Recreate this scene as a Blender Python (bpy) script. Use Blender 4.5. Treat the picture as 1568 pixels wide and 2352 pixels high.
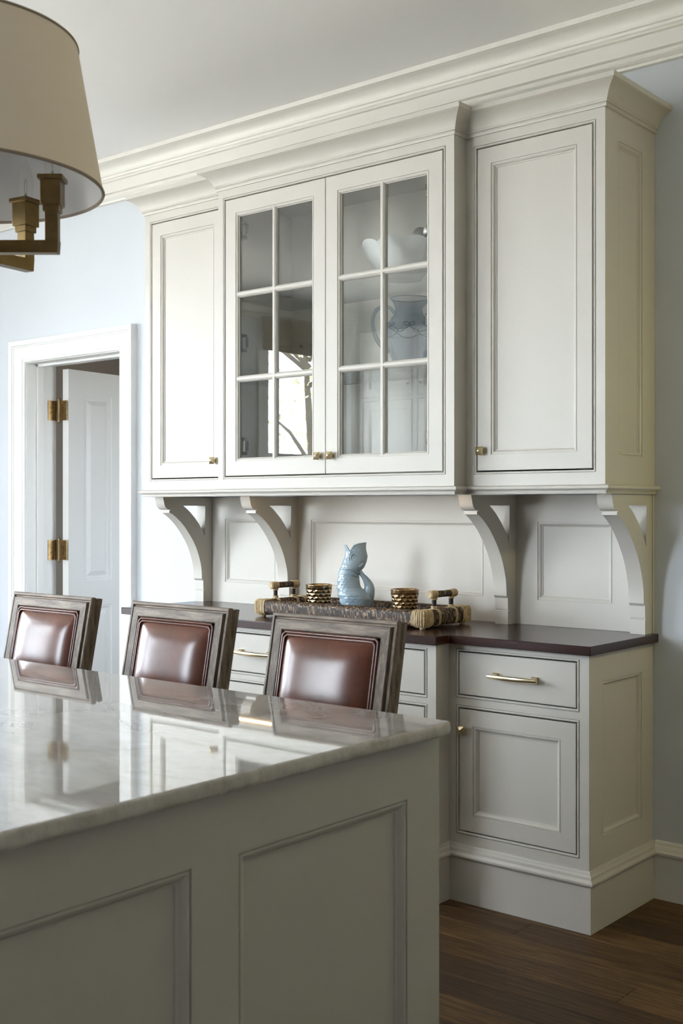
import bpy, bmesh, math, random
from mathutils import Vector, Matrix, noise
random.seed(7)
scene = bpy.context.scene
for o in list(bpy.data.objects): bpy.data.objects.remove(o)
COL = scene.collection
PI = math.pi

# ------------------------------------------------------------------ camera
CAM = Vector((2.2336, -3.8276, 1.3544)); YAW = 0.6944
cd = bpy.data.cameras.new('camera'); cam = bpy.data.objects.new('camera', cd); COL.objects.link(cam)
cam.location = CAM; cam.rotation_euler = (PI/2, 0, YAW)
cd.sensor_fit = 'VERTICAL'; cd.sensor_height = 36.0; cd.sensor_width = 24.0
cd.lens = 2697.7/2352*36.0
cd.shift_y = -12.57/2352
cd.clip_start = 0.02
cd.dof.use_dof = True; cd.dof.focus_distance = 4.5; cd.dof.aperture_fstop = 9.0
scene.camera = cam

# ------------------------------------------------------------------ daylight
w = bpy.data.worlds.new('sky'); scene.world = w; w.use_nodes = True
bg = w.node_tree.nodes['Background']
bg.inputs['Color'].default_value = (0.82, 0.90, 1.0, 1); bg.inputs['Strength'].default_value = 10.0

scene.view_settings.view_transform = 'Standard'; scene.view_settings.look = 'None'
scene.view_settings.exposure = 1.70; scene.view_settings.gamma = 1.0
scene.view_settings.use_curve_mapping = False

RX0, RX1, RY0, RZ = -4.4, 3.7, -5.5, 3.08      # the room's inner faces
WINDOWS = [('x', RX0, -4.88, -4.03, 0.75, 2.80),      # (wall, plane, from, to, sill, head)
           ('x', RX0, -3.55, -2.0, 0.75, 2.75),
           ('y', RY0, -2.85, -1.75, 0.30, 2.70),
           ('h', -0.9, 0.95, 1.60, 0.90, 2.10)]            # last one unseen, added to light the open door leaf
def portal(i, wall, pl, a, b, z0, z1):
    L = bpy.data.lights.new('window_daylight', 'AREA'); L.shape = 'RECTANGLE'
    L.size = b-a; L.size_y = z1-z0; L.cycles.is_portal = True
    o = bpy.data.objects.new('window_daylight', L); COL.objects.link(o)
    if wall == 'x':
        o.location = (pl-0.17, (a+b)/2, (z0+z1)/2); d = Vector((1, 0, 0))
    elif wall in ('x2', 'h'):
        o.location = (pl+0.17, (a+b)/2, (z0+z1)/2); d = Vector((-1, 0, 0))
    else:
        o.location = ((a+b)/2, pl-0.17, (z0+z1)/2); d = Vector((0, 1, 0))
    o.rotation_euler = d.to_track_quat('-Z', 'Y').to_euler()
for i, wd in enumerate(WINDOWS): portal(i, *wd)

# ------------------------------------------------------------------ materials
def new_mat(name):
    m = bpy.data.materials.new(name); m.use_nodes = True
    nt = m.node_tree; b = nt.nodes['Principled BSDF']
    return m, nt, b
def nd(nt, t, **kw):
    n = nt.nodes.new(t)
    for k, v in kw.items():
        if k in n.inputs: n.inputs[k].default_value = v
        else: setattr(n, k, v)
    return n
def ln(nt, a, b): nt.links.new(a, b)
def c4(c): return (c[0], c[1], c[2], 1)
def ramp(nt, fac, stops):
    r = nd(nt, 'ShaderNodeValToRGB'); ln(nt, fac, r.inputs['Fac'])
    e = r.color_ramp.elements
    while len(e) < len(stops): e.new(0.5)
    for i, (p, c) in enumerate(stops): e[i].position = p; e[i].color = c4(c)
    return r
def coords(nt, scale=(1, 1, 1), rot=(0, 0, 0), kind='Object'):
    t = nd(nt, 'ShaderNodeTexCoord'); mp = nd(nt, 'ShaderNodeMapping')
    mp.inputs['Scale'].default_value = scale; mp.inputs['Rotation'].default_value = rot
    ln(nt, t.outputs[kind], mp.inputs['Vector']); return mp.outputs['Vector']
def paint(name, col, rough=0.45, bump=0.02, scale=60, var=0.02, coat=0.0):
    m, nt, b = new_mat(name)
    v = coords(nt)
    n = nd(nt, 'ShaderNodeTexNoise', Scale=scale, Detail=3.0); ln(nt, v, n.inputs['Vector'])
    lo = tuple(c*(1-var) for c in col); hi = tuple(min(1, c*(1+var)) for c in col)
    r = ramp(nt, n.outputs['Fac'], [(0.3, lo), (0.7, hi)]); ln(nt, r.outputs['Color'], b.inputs['Base Color'])
    b.inputs['Roughness'].default_value = rough; b.inputs['Coat Weight'].default_value = coat
    if bump:
        bp = nd(nt, 'ShaderNodeBump', Strength=bump, Distance=0.002); ln(nt, n.outputs['Fac'], bp.inputs['Height'])
        ln(nt, bp.outputs['Normal'], b.inputs['Normal'])
    return m
def metal(name, col, rough=0.25, var=0.12, scale=30):
    m, nt, b = new_mat(name); v = coords(nt)
    n = nd(nt, 'ShaderNodeTexNoise', Scale=scale, Detail=4.0); ln(nt, v, n.inputs['Vector'])
    r = ramp(nt, n.outputs['Fac'], [(0.3, tuple(c*(1-var) for c in col)), (0.75, tuple(min(1, c*(1+var)) for c in col))])
    ln(nt, r.outputs['Color'], b.inputs['Base Color'])
    b.inputs['Metallic'].default_value = 1.0; b.inputs['Roughness'].default_value = rough
    return m
def wood(name, stops, grain=(1, 14, 14), scale=6, rough=0.5, bump=0.15, coat=0.0, rot=(0, 0, 0), rand=0.0):
    m, nt, b = new_mat(name)
    v = coords(nt, grain, rot)
    if rand:
        oi = nd(nt, 'ShaderNodeObjectInfo'); ad = nd(nt, 'ShaderNodeVectorMath', operation='ADD')
        sc = nd(nt, 'ShaderNodeVectorMath', operation='SCALE'); sc.inputs['Scale'].default_value = 37.0
        cb = nd(nt, 'ShaderNodeCombineXYZ'); ln(nt, oi.outputs['Random'], cb.inputs[0]); ln(nt, oi.outputs['Random'], cb.inputs[1])
        ln(nt, cb.outputs[0], sc.inputs[0]); ln(nt, v, ad.inputs[0]); ln(nt, sc.outputs[0], ad.inputs[1]); v = ad.outputs[0]
    n1 = nd(nt, 'ShaderNodeTexNoise', Scale=scale, Detail=6.0, Roughness=0.65, Distortion=0.4); ln(nt, v, n1.inputs['Vector'])
    n2 = nd(nt, 'ShaderNodeTexNoise', Scale=scale*7, Detail=3.0); ln(nt, v, n2.inputs['Vector'])
    mx = nd(nt, 'ShaderNodeMath', operation='MULTIPLY_ADD'); ln(nt, n2.outputs['Fac'], mx.inputs[0]); mx.inputs[1].default_value = 0.35
    ln(nt, n1.outputs['Fac'], mx.inputs[2])
    sb = nd(nt, 'ShaderNodeMath', operation='SUBTRACT'); ln(nt, mx.outputs[0], sb.inputs[0]); sb.inputs[1].default_value = 0.17
    fac = sb.outputs[0]
    if rand:
        ma = nd(nt, 'ShaderNodeMath', operation='MULTIPLY_ADD'); ln(nt, oi.outputs['Random'], ma.inputs[0]); ma.inputs[1].default_value = rand; ln(nt, fac, ma.inputs[2])
        s2 = nd(nt, 'ShaderNodeMath', operation='SUBTRACT'); ln(nt, ma.outputs[0], s2.inputs[0]); s2.inputs[1].default_value = rand/2; fac = s2.outputs[0]
    r = ramp(nt, fac, stops); ln(nt, r.outputs['Color'], b.inputs['Base Color'])
    b.inputs['Roughness'].default_value = rough; b.inputs['Coat Weight'].default_value = coat; b.inputs['Coat Roughness'].default_value = 0.08
    bp = nd(nt, 'ShaderNodeBump', Strength=bump, Distance=0.002); ln(nt, mx.outputs[0], bp.inputs['Height']); ln(nt, bp.outputs['Normal'], b.inputs['Normal'])
    return m
def thin_glass(name, tint=(1, 1, 1), ior=1.5, rough=0.0):
    m = bpy.data.materials.new(name); m.use_nodes = True; nt = m.node_tree; nt.nodes.clear()
    out = nd(nt, 'ShaderNodeOutputMaterial'); mx = nd(nt, 'ShaderNodeMixShader')
    fr = nd(nt, 'ShaderNodeFresnel')
    ge = nd(nt, 'ShaderNodeNewGeometry'); mr = nd(nt, 'ShaderNodeMapRange'); ln(nt, ge.outputs['Backfacing'], mr.inputs[0]); mr.inputs[3].default_value = ior; mr.inputs[4].default_value = 1/ior
    ln(nt, mr.outputs[0], fr.inputs['IOR'])
    tr = nd(nt, 'ShaderNodeBsdfTransparent'); tr.inputs['Color'].default_value = c4(tint)
    gl = nd(nt, 'ShaderNodeBsdfGlossy'); gl.inputs['Roughness'].default_value = rough
    n = nd(nt, 'ShaderNodeTexNoise', Scale=2.0); ln(nt, coords(nt), n.inputs['Vector'])
    bp = nd(nt, 'ShaderNodeBump', Strength=0.01, Distance=0.01); ln(nt, n.outputs['Fac'], bp.inputs['Height']); ln(nt, bp.outputs['Normal'], gl.inputs['Normal'])
    ln(nt, fr.outputs[0], mx.inputs[0]); ln(nt, tr.outputs[0], mx.inputs[1]); ln(nt, gl.outputs[0], mx.inputs[2]); ln(nt, mx.outputs[0], out.inputs['Surface'])
    return m

M = {}
M['cream'] = paint('cream_cabinet_paint', (0.565, 0.537, 0.488), 0.42, 0.015, 90, 0.01)
M['island'] = paint('taupe_island_paint', (0.475, 0.462, 0.44), 0.45, 0.015, 90, 0.01)
M['wall'] = paint('pale_blue_wall_paint', (0.62, 0.65, 0.695), 0.75, 0.05, 160, 0.01)
M['white'] = paint('white_trim_paint', (0.80, 0.80, 0.79), 0.40, 0.01, 90, 0.01)
M['ivory'] = paint('ivory_cornice_paint', (0.76, 0.74, 0.69), 0.40, 0.01, 90, 0.01)
M['ceil'] = paint('ceiling_paint', (0.90, 0.89, 0.875), 0.8, 0.03, 200, 0.008)
M['warmwall'] = paint('warm_wall_paint', (0.46, 0.42, 0.33), 0.8, 0.03, 160, 0.01)
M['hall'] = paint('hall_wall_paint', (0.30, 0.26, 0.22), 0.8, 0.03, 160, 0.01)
M['counter'] = wood('dark_mahogany', [(0.25, (0.016, 0.005, 0.004)), (0.55, (0.034, 0.0095, 0.007)), (0.8, (0.06, 0.017, 0.012))], (1.2, 14, 14), 5, 0.26, 0.03, 0.15)
M['oak'] = wood('weathered_oak', [(0.25, (0.07, 0.048, 0.034)), (0.5, (0.19, 0.145, 0.108)), (0.75, (0.37, 0.295, 0.23))], (2.5, 26, 26), 4, 0.6, 0.35)
M['oakv'] = wood('weathered_oak_upright', [(0.25, (0.05, 0.034, 0.023)), (0.5, (0.14, 0.102, 0.072)), (0.75, (0.28, 0.22, 0.165))], (26, 26, 2.5), 4, 0.6, 0.35)
M['floor'] = wood('stained_oak_floor', [(0.25, (0.014, 0.007, 0.003)), (0.5, (0.055, 0.028, 0.010)), (0.75, (0.15, 0.080, 0.028))], (1.0, 16, 16), 4.5, 0.5, 0.12, 0.0, rand=0.2)
M['floor'].node_tree.nodes['Principled BSDF'].inputs['Specular IOR Level'].default_value = 0.28
M['bamboo'] = wood('woven_bamboo', [(0.3, (0.10, 0.06, 0.03)), (0.7, (0.32, 0.22, 0.12))], (1, 1, 60), 6, 0.7, 0.4)
M['brass'] = metal('polished_brass', (0.80, 0.67, 0.42), 0.24)
M['oldbrass'] = metal('aged_brass', (0.34, 0.235, 0.11), 0.38, 0.3, 60)
M['bronze'] = metal('antique_bronze', (0.17, 0.115, 0.05), 0.36, 0.15, 40)
M['steel'] = metal('dull_steel', (0.35, 0.35, 0.34), 0.3)
M['darkmetal'] = metal('dark_hinge_metal', (0.10, 0.09, 0.08), 0.4)
M['pane'] = thin_glass('clear_pane_glass', (0.97, 0.98, 0.975), 1.62)
M['shelfglass'] = thin_glass('glass_shelf', (0.93, 0.97, 0.955), 1.5)
M['bulbglass'] = thin_glass('bulb_glass', (0.97, 0.97, 0.96), 1.35)
M['black'] = paint('black_lining', (0.02, 0.02, 0.02), 0.7, 0)
M['switch'] = paint('white_plastic', (0.82, 0.83, 0.84), 0.3, 0)

def mk_leather():
    m, nt, b = new_mat('brown_leather'); v = coords(nt)
    n = nd(nt, 'ShaderNodeTexNoise', Scale=9.0, Detail=5.0, Roughness=0.6); ln(nt, v, n.inputs['Vector'])
    r = ramp(nt, n.outputs['Fac'], [(0.3, (0.07, 0.018, 0.008)), (0.6, (0.115, 0.030, 0.013)), (0.85, (0.16, 0.046, 0.020))])
    ln(nt, r.outputs['Color'], b.inputs['Base Color'])
    vo = nd(nt, 'ShaderNodeTexVoronoi', Scale=420.0); ln(nt, v, vo.inputs['Vector'])
    ad = nd(nt, 'ShaderNodeMath', operation='ADD'); ln(nt, vo.outputs['Distance'], ad.inputs[0]); ad.inputs[1].default_value = 0.0
    bp = nd(nt, 'ShaderNodeBump', Strength=0.04, Distance=0.001); ln(nt, ad.outputs[0], bp.inputs['Height']); ln(nt, bp.outputs['Normal'], b.inputs['Normal'])
    b.inputs['Roughness'].default_value = 0.23; b.inputs['Specular IOR Level'].default_value = 0.5
    return m
M['leather'] = mk_leather()
def mk_stone(edge=False):
    m, nt, b = new_mat('quartzite_edge' if edge else 'polished_quartzite'); v = coords(nt, (1, 2.2, 1), (0, 0, 0.5))
    n = nd(nt, 'ShaderNodeTexNoise', Scale=3.0, Detail=8.0, Roughness=0.62, Distortion=1.2); ln(nt, v, n.inputs['Vector'])
    n2 = nd(nt, 'ShaderNodeTexNoise', Scale=16.0, Detail=6.0, Roughness=0.7, Distortion=0.6); ln(nt, v, n2.inputs['Vector'])
    mx = nd(nt, 'ShaderNodeMath', operation='MULTIPLY_ADD'); ln(nt, n2.outputs['Fac'], mx.inputs[0]); mx.inputs[1].default_value = 0.5; ln(nt, n.outputs['Fac'], mx.inputs[2])
    r = ramp(nt, mx.outputs[0], [(0.50, (0.37, 0.345, 0.325)), (0.68, (0.46, 0.44, 0.425)), (0.80, (0.51, 0.495, 0.485)), (0.95, (0.56, 0.55, 0.54))])
    # a rusty vein here and there
    n3 = nd(nt, 'ShaderNodeTexNoise', Scale=1.6, Detail=3.0, Roughness=0.5, Distortion=0.4); ln(nt, coords(nt, (1, 1.6, 1), (0, 0, 1.1)), n3.inputs['Vector'])
    rv = ramp(nt, n3.outputs['Fac'], [(0.68, (0, 0, 0)), (0.82, (1, 1, 1))])
    mc = nd(nt, 'ShaderNodeMix', data_type='RGBA'); ln(nt, rv.outputs['Color'], mc.inputs[0]); ln(nt, r.outputs['Color'], mc.inputs[6]); mc.inputs[7].default_value = (0.38, 0.27, 0.15, 1)
    ln(nt, mc.outputs[2], b.inputs['Base Color'])
    b.inputs['Roughness'].default_value = 0.55 if edge else 0.035
    b.inputs['Specular IOR Level'].default_value = 0.5 if edge else 0.8
    b.inputs['Coat Weight'].default_value = 0.0 if edge else 0.7; b.inputs['Coat Roughness'].default_value = 0.02; b.inputs['Coat IOR'].default_value = 1.5
    if edge:
        bp = nd(nt, 'ShaderNodeBump', Strength=0.6, Distance=0.006); ln(nt, n2.outputs['Fac'], bp.inputs['Height']); ln(nt, bp.outputs['Normal'], b.inputs['Normal'])
    return m
M['stone'] = mk_stone(); M['stone_edge'] = mk_stone(True)
def mk_fabric(name, col, trans=0.25):
    m, nt, b = new_mat(name); v = coords(nt)
    wv = nd(nt, 'ShaderNodeTexWave', Scale=160.0, Distortion=1.5, Detail=2.0); wv.bands_direction = 'Z'; ln(nt, v, wv.inputs['Vector'])
    r = ramp(nt, wv.outputs['Fac'], [(0, tuple(c*0.96 for c in col)), (1, col)]); ln(nt, r.outputs['Color'], b.inputs['Base Color'])
    b.inputs['Roughness'].default_value = 0.9
    bp = nd(nt, 'ShaderNodeBump', Strength=0.1, Distance=0.001); ln(nt, wv.outputs['Fac'], bp.inputs['Height']); ln(nt, bp.outputs['Normal'], b.inputs['Normal'])
    return m
M['linen'] = mk_fabric('beige_linen', (0.84, 0.73, 0.61)); M['lining'] = mk_fabric('white_lining', (0.66, 0.65, 0.65)); M['trimtape'] = mk_fabric('linen_binding', (0.30, 0.24, 0.19))
M['drape'] = mk_fabric('grey_drape', (0.40, 0.44, 0.48))
def mk_glaze():
    m, nt, b = new_mat('pale_blue_glaze'); v = coords(nt)
    n = nd(nt, 'ShaderNodeTexNoise', Scale=18.0, Detail=3.0); ln(nt, v, n.inputs['Vector'])
    r = ramp(nt, n.outputs['Fac'], [(0.3, (0.29, 0.40, 0.49)), (0.7, (0.39, 0.50, 0.58))]); ln(nt, r.outputs['Color'], b.inputs['Base Color'])
    b.inputs['Roughness'].default_value = 0.13; b.inputs['Coat Weight'].default_value = 0.5; b.inputs['Coat Roughness'].default_value = 0.04
    return m
M['glaze'] = mk_glaze()
def mk_attr(name, stops, rough=0.7, spec=0.4):
    m, nt, b = new_mat(name); a = nd(nt, 'ShaderNodeAttribute'); a.attribute_name = 'strand'
    n = nd(nt, 'ShaderNodeTexNoise', Scale=120.0, Detail=3.0); ln(nt, coords(nt), n.inputs['Vector'])
    mx = nd(nt, 'ShaderNodeMath', operation='MULTIPLY_ADD'); ln(nt, n.outputs['Fac'], mx.inputs[0]); mx.inputs[1].default_value = 0.8
    sb = nd(nt, 'ShaderNodeMath', operation='SUBTRACT'); ln(nt, a.outputs['Fac'], sb.inputs[0]); sb.inputs[1].default_value = 0.4; ln(nt, sb.outputs[0], mx.inputs[2])
    r = ramp(nt, mx.outputs[0], stops); ln(nt, r.outputs['Color'], b.inputs['Base Color'])
    b.inputs['Roughness'].default_value = rough; b.inputs['Specular IOR Level'].default_value = spec
    return m
M['seagrass'] = mk_attr('dark_seagrass', [(0.15, (0.012, 0.007, 0.004)), (0.5, (0.055, 0.032, 0.019)), (0.75, (0.18, 0.115, 0.068)), (0.95, (0.48, 0.37, 0.24))], 0.55)
M['rattan'] = wood('pale_rattan', [(0.25, (0.28, 0.18, 0.085)), (0.5, (0.56, 0.43, 0.25)), (0.8, (0.74, 0.62, 0.42))], (8, 8, 8), 8, 0.55, 0.2)
def mk_mercury(name, lo, hi, rough, metalness):
    m, nt, b = new_mat(name); v = coords(nt)
    n = nd(nt, 'ShaderNodeTexNoise', Scale=70.0, Detail=6.0, Roughness=0.7); ln(nt, v, n.inputs['Vector'])
    r = ramp(nt, n.outputs['Fac'], [(0.35, lo), (0.6, hi)]); ln(nt, r.outputs['Color'], b.inputs['Base Color'])
    b.inputs['Metallic'].default_value = metalness; b.inputs['Roughness'].default_value = rough; b.inputs['Coat Weight'].default_value = 0.6
    return m
M['gold'] = mk_mercury('gold_mercury_glass', (0.22, 0.13, 0.05), (0.62, 0.45, 0.24), 0.18, 0.95)
M['amber'] = mk_mercury('amber_mercury_glass', (0.12, 0.06, 0.02), (0.40, 0.25, 0.11), 0.18, 0.7)
def mk_glassware(name, col, ior=1.35, alpha=0.35):
    m = bpy.data.materials.new(name); m.use_nodes = True; nt = m.node_tree; nt.nodes.clear()
    out = nd(nt, 'ShaderNodeOutputMaterial'); mx = nd(nt, 'ShaderNodeMixShader'); lw = nd(nt, 'ShaderNodeLayerWeight'); lw.inputs['Blend'].default_value = 0.45
    n = nd(nt, 'ShaderNodeTexNoise', Scale=9.0); ln(nt, coords(nt), n.inputs['Vector'])
    cr = ramp(nt, n.outputs['Fac'], [(0.3, tuple(c*0.93 for c in col)), (0.7, col)])
    tr = nd(nt, 'ShaderNodeBsdfTransparent'); ln(nt, cr.outputs['Color'], tr.inputs['Color'])
    pb = nd(nt, 'ShaderNodeBsdfPrincipled'); pb.inputs['Base Color'].default_value = c4(tuple(c**2*0.6 for c in col)); pb.inputs['Roughness'].default_value = 0.05
    mr = nd(nt, 'ShaderNodeMapRange'); ln(nt, lw.outputs['Facing'], mr.inputs[0]); mr.inputs[1].default_value = 0.15; mr.inputs[3].default_value = 0.03; mr.inputs[4].default_value = 0.7
    ln(nt, mr.outputs[0], mx.inputs[0]); ln(nt, tr.outputs[0], mx.inputs[1]); ln(nt, pb.outputs[0], mx.inputs[2]); ln(nt, mx.outputs[0], out.inputs['Surface'])
    return m
M['blueglass'] = mk_glassware('pale_blue_glass', (0.86, 0.91, 0.975))
M['milk'] = paint('white_milk_glass', (0.80, 0.81, 0.82), 0.15, 0)
M['leaf'] = paint('spring_leaf', (0.74, 0.76, 0.42), 0.6, 0, 5, 0.25)
M['bark'] = paint('bark', (0.10, 0.08, 0.06), 0.9, 0.3, 30, 0.2)
M['lawn'] = paint('pale_stone_paving', (0.60, 0.53, 0.44), 0.9, 0, 6, 0.1)
def mk_emit(name, col, s):
    m, nt, b = new_mat(name); b.inputs['Emission Color'].default_value = c4(col); b.inputs['Emission Strength'].default_value = s
    n = nd(nt, 'ShaderNodeTexNoise', Scale=5.0); ln(nt, coords(nt), n.inputs['Vector'])
    r = ramp(nt, n.outputs['Fac'], [(0, (.8, .7, .5)), (1, (.85, .75, .55))]); ln(nt, r.outputs['Color'], b.inputs['Base Color']); return m
M['led'] = mk_emit('warm_led', (1.0, 0.72, 0.40), 5.0)

# ------------------------------------------------------------------ mesh helpers
class MB:
    def __init__(s): s.v = []; s.f = []; s.attr = None
    def quad(s, a, b, c, d):
        i = len(s.v); s.v += [Vector(a), Vector(b), Vector(c), Vector(d)]; s.f.append((i, i+1, i+2, i+3)); return s
    def poly(s, pts):
        i = len(s.v); s.v += [Vector(p) for p in pts]; s.f.append(tuple(range(i, i+len(pts)))); return s
    def box(s, x0, x1, y0, y1, z0, z1):
        i = len(s.v)
        for z in (z0, z1):
            for x, y in ((x0, y0), (x1, y0), (x1, y1), (x0, y1)): s.v.append(Vector((x, y, z)))
        for f in ((0, 3, 2, 1), (4, 5, 6, 7), (0, 1, 5, 4), (1, 2, 6, 5), (2, 3, 7, 6), (3, 0, 4, 7)): s.f.append(tuple(i+k for k in f))
        return s
    def obox(s, c, ax, ay, az):           # oriented box from centre and half axes
        i = len(s.v); c = Vector(c); ax, ay, az = Vector(ax), Vector(ay), Vector(az)
        for k in (-1, 1):
            for a, b in ((-1, -1), (1, -1), (1, 1), (-1, 1)): s.v.append(c+ax*a+ay*b+az*k)
        for f in ((0, 3, 2, 1), (4, 5, 6, 7), (0, 1, 5, 4), (1, 2, 6, 5), (2, 3, 7, 6), (3, 0, 4, 7)): s.f.append(tuple(i+k for k in f))
        return s
    def bar(s, p, q, w, h, up=(0, 0, 1)):
        p, q = Vector(p), Vector(q); d = (q-p); L = d.length; d.normalize(); up = Vector(up)
        r = d.cross(up); r = r.normalized() if r.length > 1e-6 else Vector((1, 0, 0)); u = r.cross(d).normalized()
        return s.obox((p+q)/2, d*L/2, r*w/2, u*h/2)
    def rings(s, O, U, V, N, wd, ht, profile, cap=True, back=False):
        """nested rectangles: profile = [(inset, outwards)], the last one capped"""
        O, U, V, N = Vector(O), Vector(U), Vector(V), Vector(N); idx = []
        for ins, out in profile:
            i = len(s.v)
            for a, b in ((ins, ins), (wd-ins, ins), (wd-ins, ht-ins), (ins, ht-ins)): s.v.append(O+U*a+V*b+N*out)
            idx.append(i)
        for a, b in zip(idx, idx[1:]):
            for k in range(4): s.f.append((a+k, a+(k+1) % 4, b+(k+1) % 4, b+k))
        if cap: s.f.append(tuple(idx[-1]+k for k in range(4)))
        if back: s.f.append(tuple(idx[0]+k for k in (3, 2, 1, 0)))
        return s
    def face(s, O, U, V, wd, ht, holes):
        """flat rectangle with rectangular holes (a0, a1, b0, b1)"""
        O, U, V = Vector(O), Vector(U), Vector(V)
        A = sorted({0, wd, *[h[0] for h in holes], *[h[1] for h in holes]}); B = sorted({0, ht, *[h[2] for h in holes], *[h[3] for h in holes]})
        for a0, a1 in zip(A, A[1:]):
            for b0, b1 in zip(B, B[1:]):
                ca, cb = (a0+a1)/2, (b0+b1)/2
                if any(h[0] < ca < h[1] and h[2] < cb < h[3] for h in holes): continue
                s.quad(O+U*a0+V*b0, O+U*a1+V*b0, O+U*a1+V*b1, O+U*a0+V*b1)
        return s
    def sweep(s, path, profile, closed=False, up=(0, 0, 1), caps=True):
        """profile [(out, up)] along a path; 'out' is right of travel seen against 'up'"""
        up = Vector(up).normalized(); P = [Vector(p) for p in path]; n = len(P); idx = []
        for k in range(n):
            d0 = (P[k]-P[k-1]) if (k > 0 or closed) else None
            d1 = (P[(k+1) % n]-P[k]) if (k < n-1 or closed) else None
            n0 = d0.normalized().cross(up) if d0 else None; n1 = d1.normalized().cross(up) if d1 else None
            if n0 is None: m = n1
            elif n1 is None: m = n0
            else:
                m = (n0+n1).normalized(); m = m/max(0.2, m.dot(n0))
            i = len(s.v); idx.append(i)
            for o, z in profile: s.v.append(P[k]+m*o+up*z)
        np_ = len(profile)
        for a, b in list(zip(idx, idx[1:]))+([(idx[-1], idx[0])] if closed else []):
            for j in range(np_-1): s.f.append((a+j, b+j, b+j+1, a+j+1))
        if caps and not closed:
            s.f.append(tuple(idx[0]+j for j in range(np_))); s.f.append(tuple(idx[-1]+j for j in reversed(range(np_))))
        return s
    def lathe(s, prof, seg=48, c=(0, 0, 0), fn=None, cap0=False, cap1=False, ax=(1, 1)):
        c = Vector(c); idx = []
        for r, z in prof:
            i = len(s.v); idx.append(i)
            for k in range(seg):
                t = 2*PI*k/seg; rr = fn(r, z, t) if fn else r
                s.v.append(c+Vector((rr*math.cos(t)*ax[0], rr*math.sin(t)*ax[1], z)))
        for a, b in zip(idx, idx[1:]):
            for k in range(seg): s.f.append((a+k, a+(k+1) % seg, b+(k+1) % seg, b+k))
        if cap0: s.f.append(tuple(idx[0]+k for k in reversed(range(seg))))
        if cap1: s.f.append(tuple(idx[-1]+k for k in range(seg)))
        return s
    def tube(s, pts, rad, seg=12, closed=False, up=(0.13, 0.21, 0.97), sx=1.0):
        P = [Vector(p) for p in pts]; n = len(P); idx = []
        R = rad if hasattr(rad, '__len__') else [rad]*n
        for k in range(n):
            a = P[k-1] if (k > 0 or closed) else P[k]; b = P[(k+1) % n] if (k < n-1 or closed) else P[k]
            d = (b-a).normalized(); x = d.cross(Vector(up)).normalized(); y = x.cross(d).normalized()
            i = len(s.v); idx.append(i)
            for j in range(seg):
                t = 2*PI*j/seg; s.v.append(P[k]+(x*math.cos(t)*sx+y*math.sin(t))*R[k])
        for a, b in list(zip(idx, idx[1:]))+([(idx[-1], idx[0])] if closed else []):
            for j in range(seg): s.f.append((a+j, a+(j+1) % seg, b+(j+1) % seg, b+j))
        if not closed:
            s.f.append(tuple(idx[0]+j for j in reversed(range(seg)))); s.f.append(tuple(idx[-1]+j for j in range(seg)))
        return s
    def prism(s, pts, ext, holes=None):   # planar polygon extruded by vector ext
        ext = Vector(ext); P = [Vector(p) for p in pts]; n = len(P); i = len(s.v)
        s.v += P+[p+ext for p in P]
        s.f.append(tuple(range(i+n-1, i-1, -1))); s.f.append(tuple(range(i+n, i+2*n)))
        for k in range(n): s.f.append((i+k, i+(k+1) % n, i+n+(k+1) % n, i+n+k))
        return s
    def mesh(s, name, angle=35, weld=True):
        me = bpy.data.meshes.new(name); me.from_pydata([tuple(v) for v in s.v], [], s.f)
        if s.attr is not None:
            at = me.attributes.new('strand', 'FLOAT', 'POINT'); at.data.foreach_set('value', s.attr)
        bm = bmesh.new(); bm.from_mesh(me)
        if weld and s.attr is None: bmesh.ops.remove_doubles(bm, verts=bm.verts, dist=1e-5)
        bmesh.ops.recalc_face_normals(bm, faces=bm.faces); bm.to_mesh(me); bm.free()
        if angle > 25:
            for p in me.polygons: p.use_smooth = True
            me.set_sharp_from_angle(angle=math.radians(angle))
        return me
    def build(s, name, mat, parent=None, angle=35, bevel=0, loc=None):
        o = bpy.data.objects.new(name, s.mesh(name, angle)); COL.objects.link(o); o.data.materials.append(M[mat] if isinstance(mat, str) else mat)
        if bevel:
            b = o.modifiers.new('bevel', 'BEVEL'); b.width = bevel; b.segments = 2; b.limit_method = 'ANGLE'; b.angle_limit = math.radians(50); b.harden_normals = False
        if parent is not None:
            o.parent = parent
            if parent.type == 'EMPTY' or True: o.matrix_parent_inverse = world_of(parent).inverted()
        return o
def world_of(o):
    m = o.matrix_basis.copy()
    if o.parent: m = world_of(o.parent) @ o.matrix_parent_inverse @ m
    return m
def thing(name, label, cat, loc=(0, 0, 0), rz=0, group=None):
    o = bpy.data.objects.new(name, None); COL.objects.link(o); o.location = loc; o.rotation_euler = (0, 0, rz); o.empty_display_size = 0.05
    o['label'] = label; o['category'] = cat
    if group: o['group'] = group
    return o
def tag(o, label, cat, group=None):
    o['label'] = label; o['category'] = cat
    if group: o['group'] = group
    return o
def struct(o, label=None):
    o['kind'] = 'structure'
    if label: o['label'] = label
    return o
def copy_tree(o, parent=None):
    c = o.copy(); COL.objects.link(c)
    if parent is not None: c.parent = parent
    for ch in [x for x in bpy.data.objects if x.parent == o and x != c]: copy_tree(ch, c)
    return c

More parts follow.
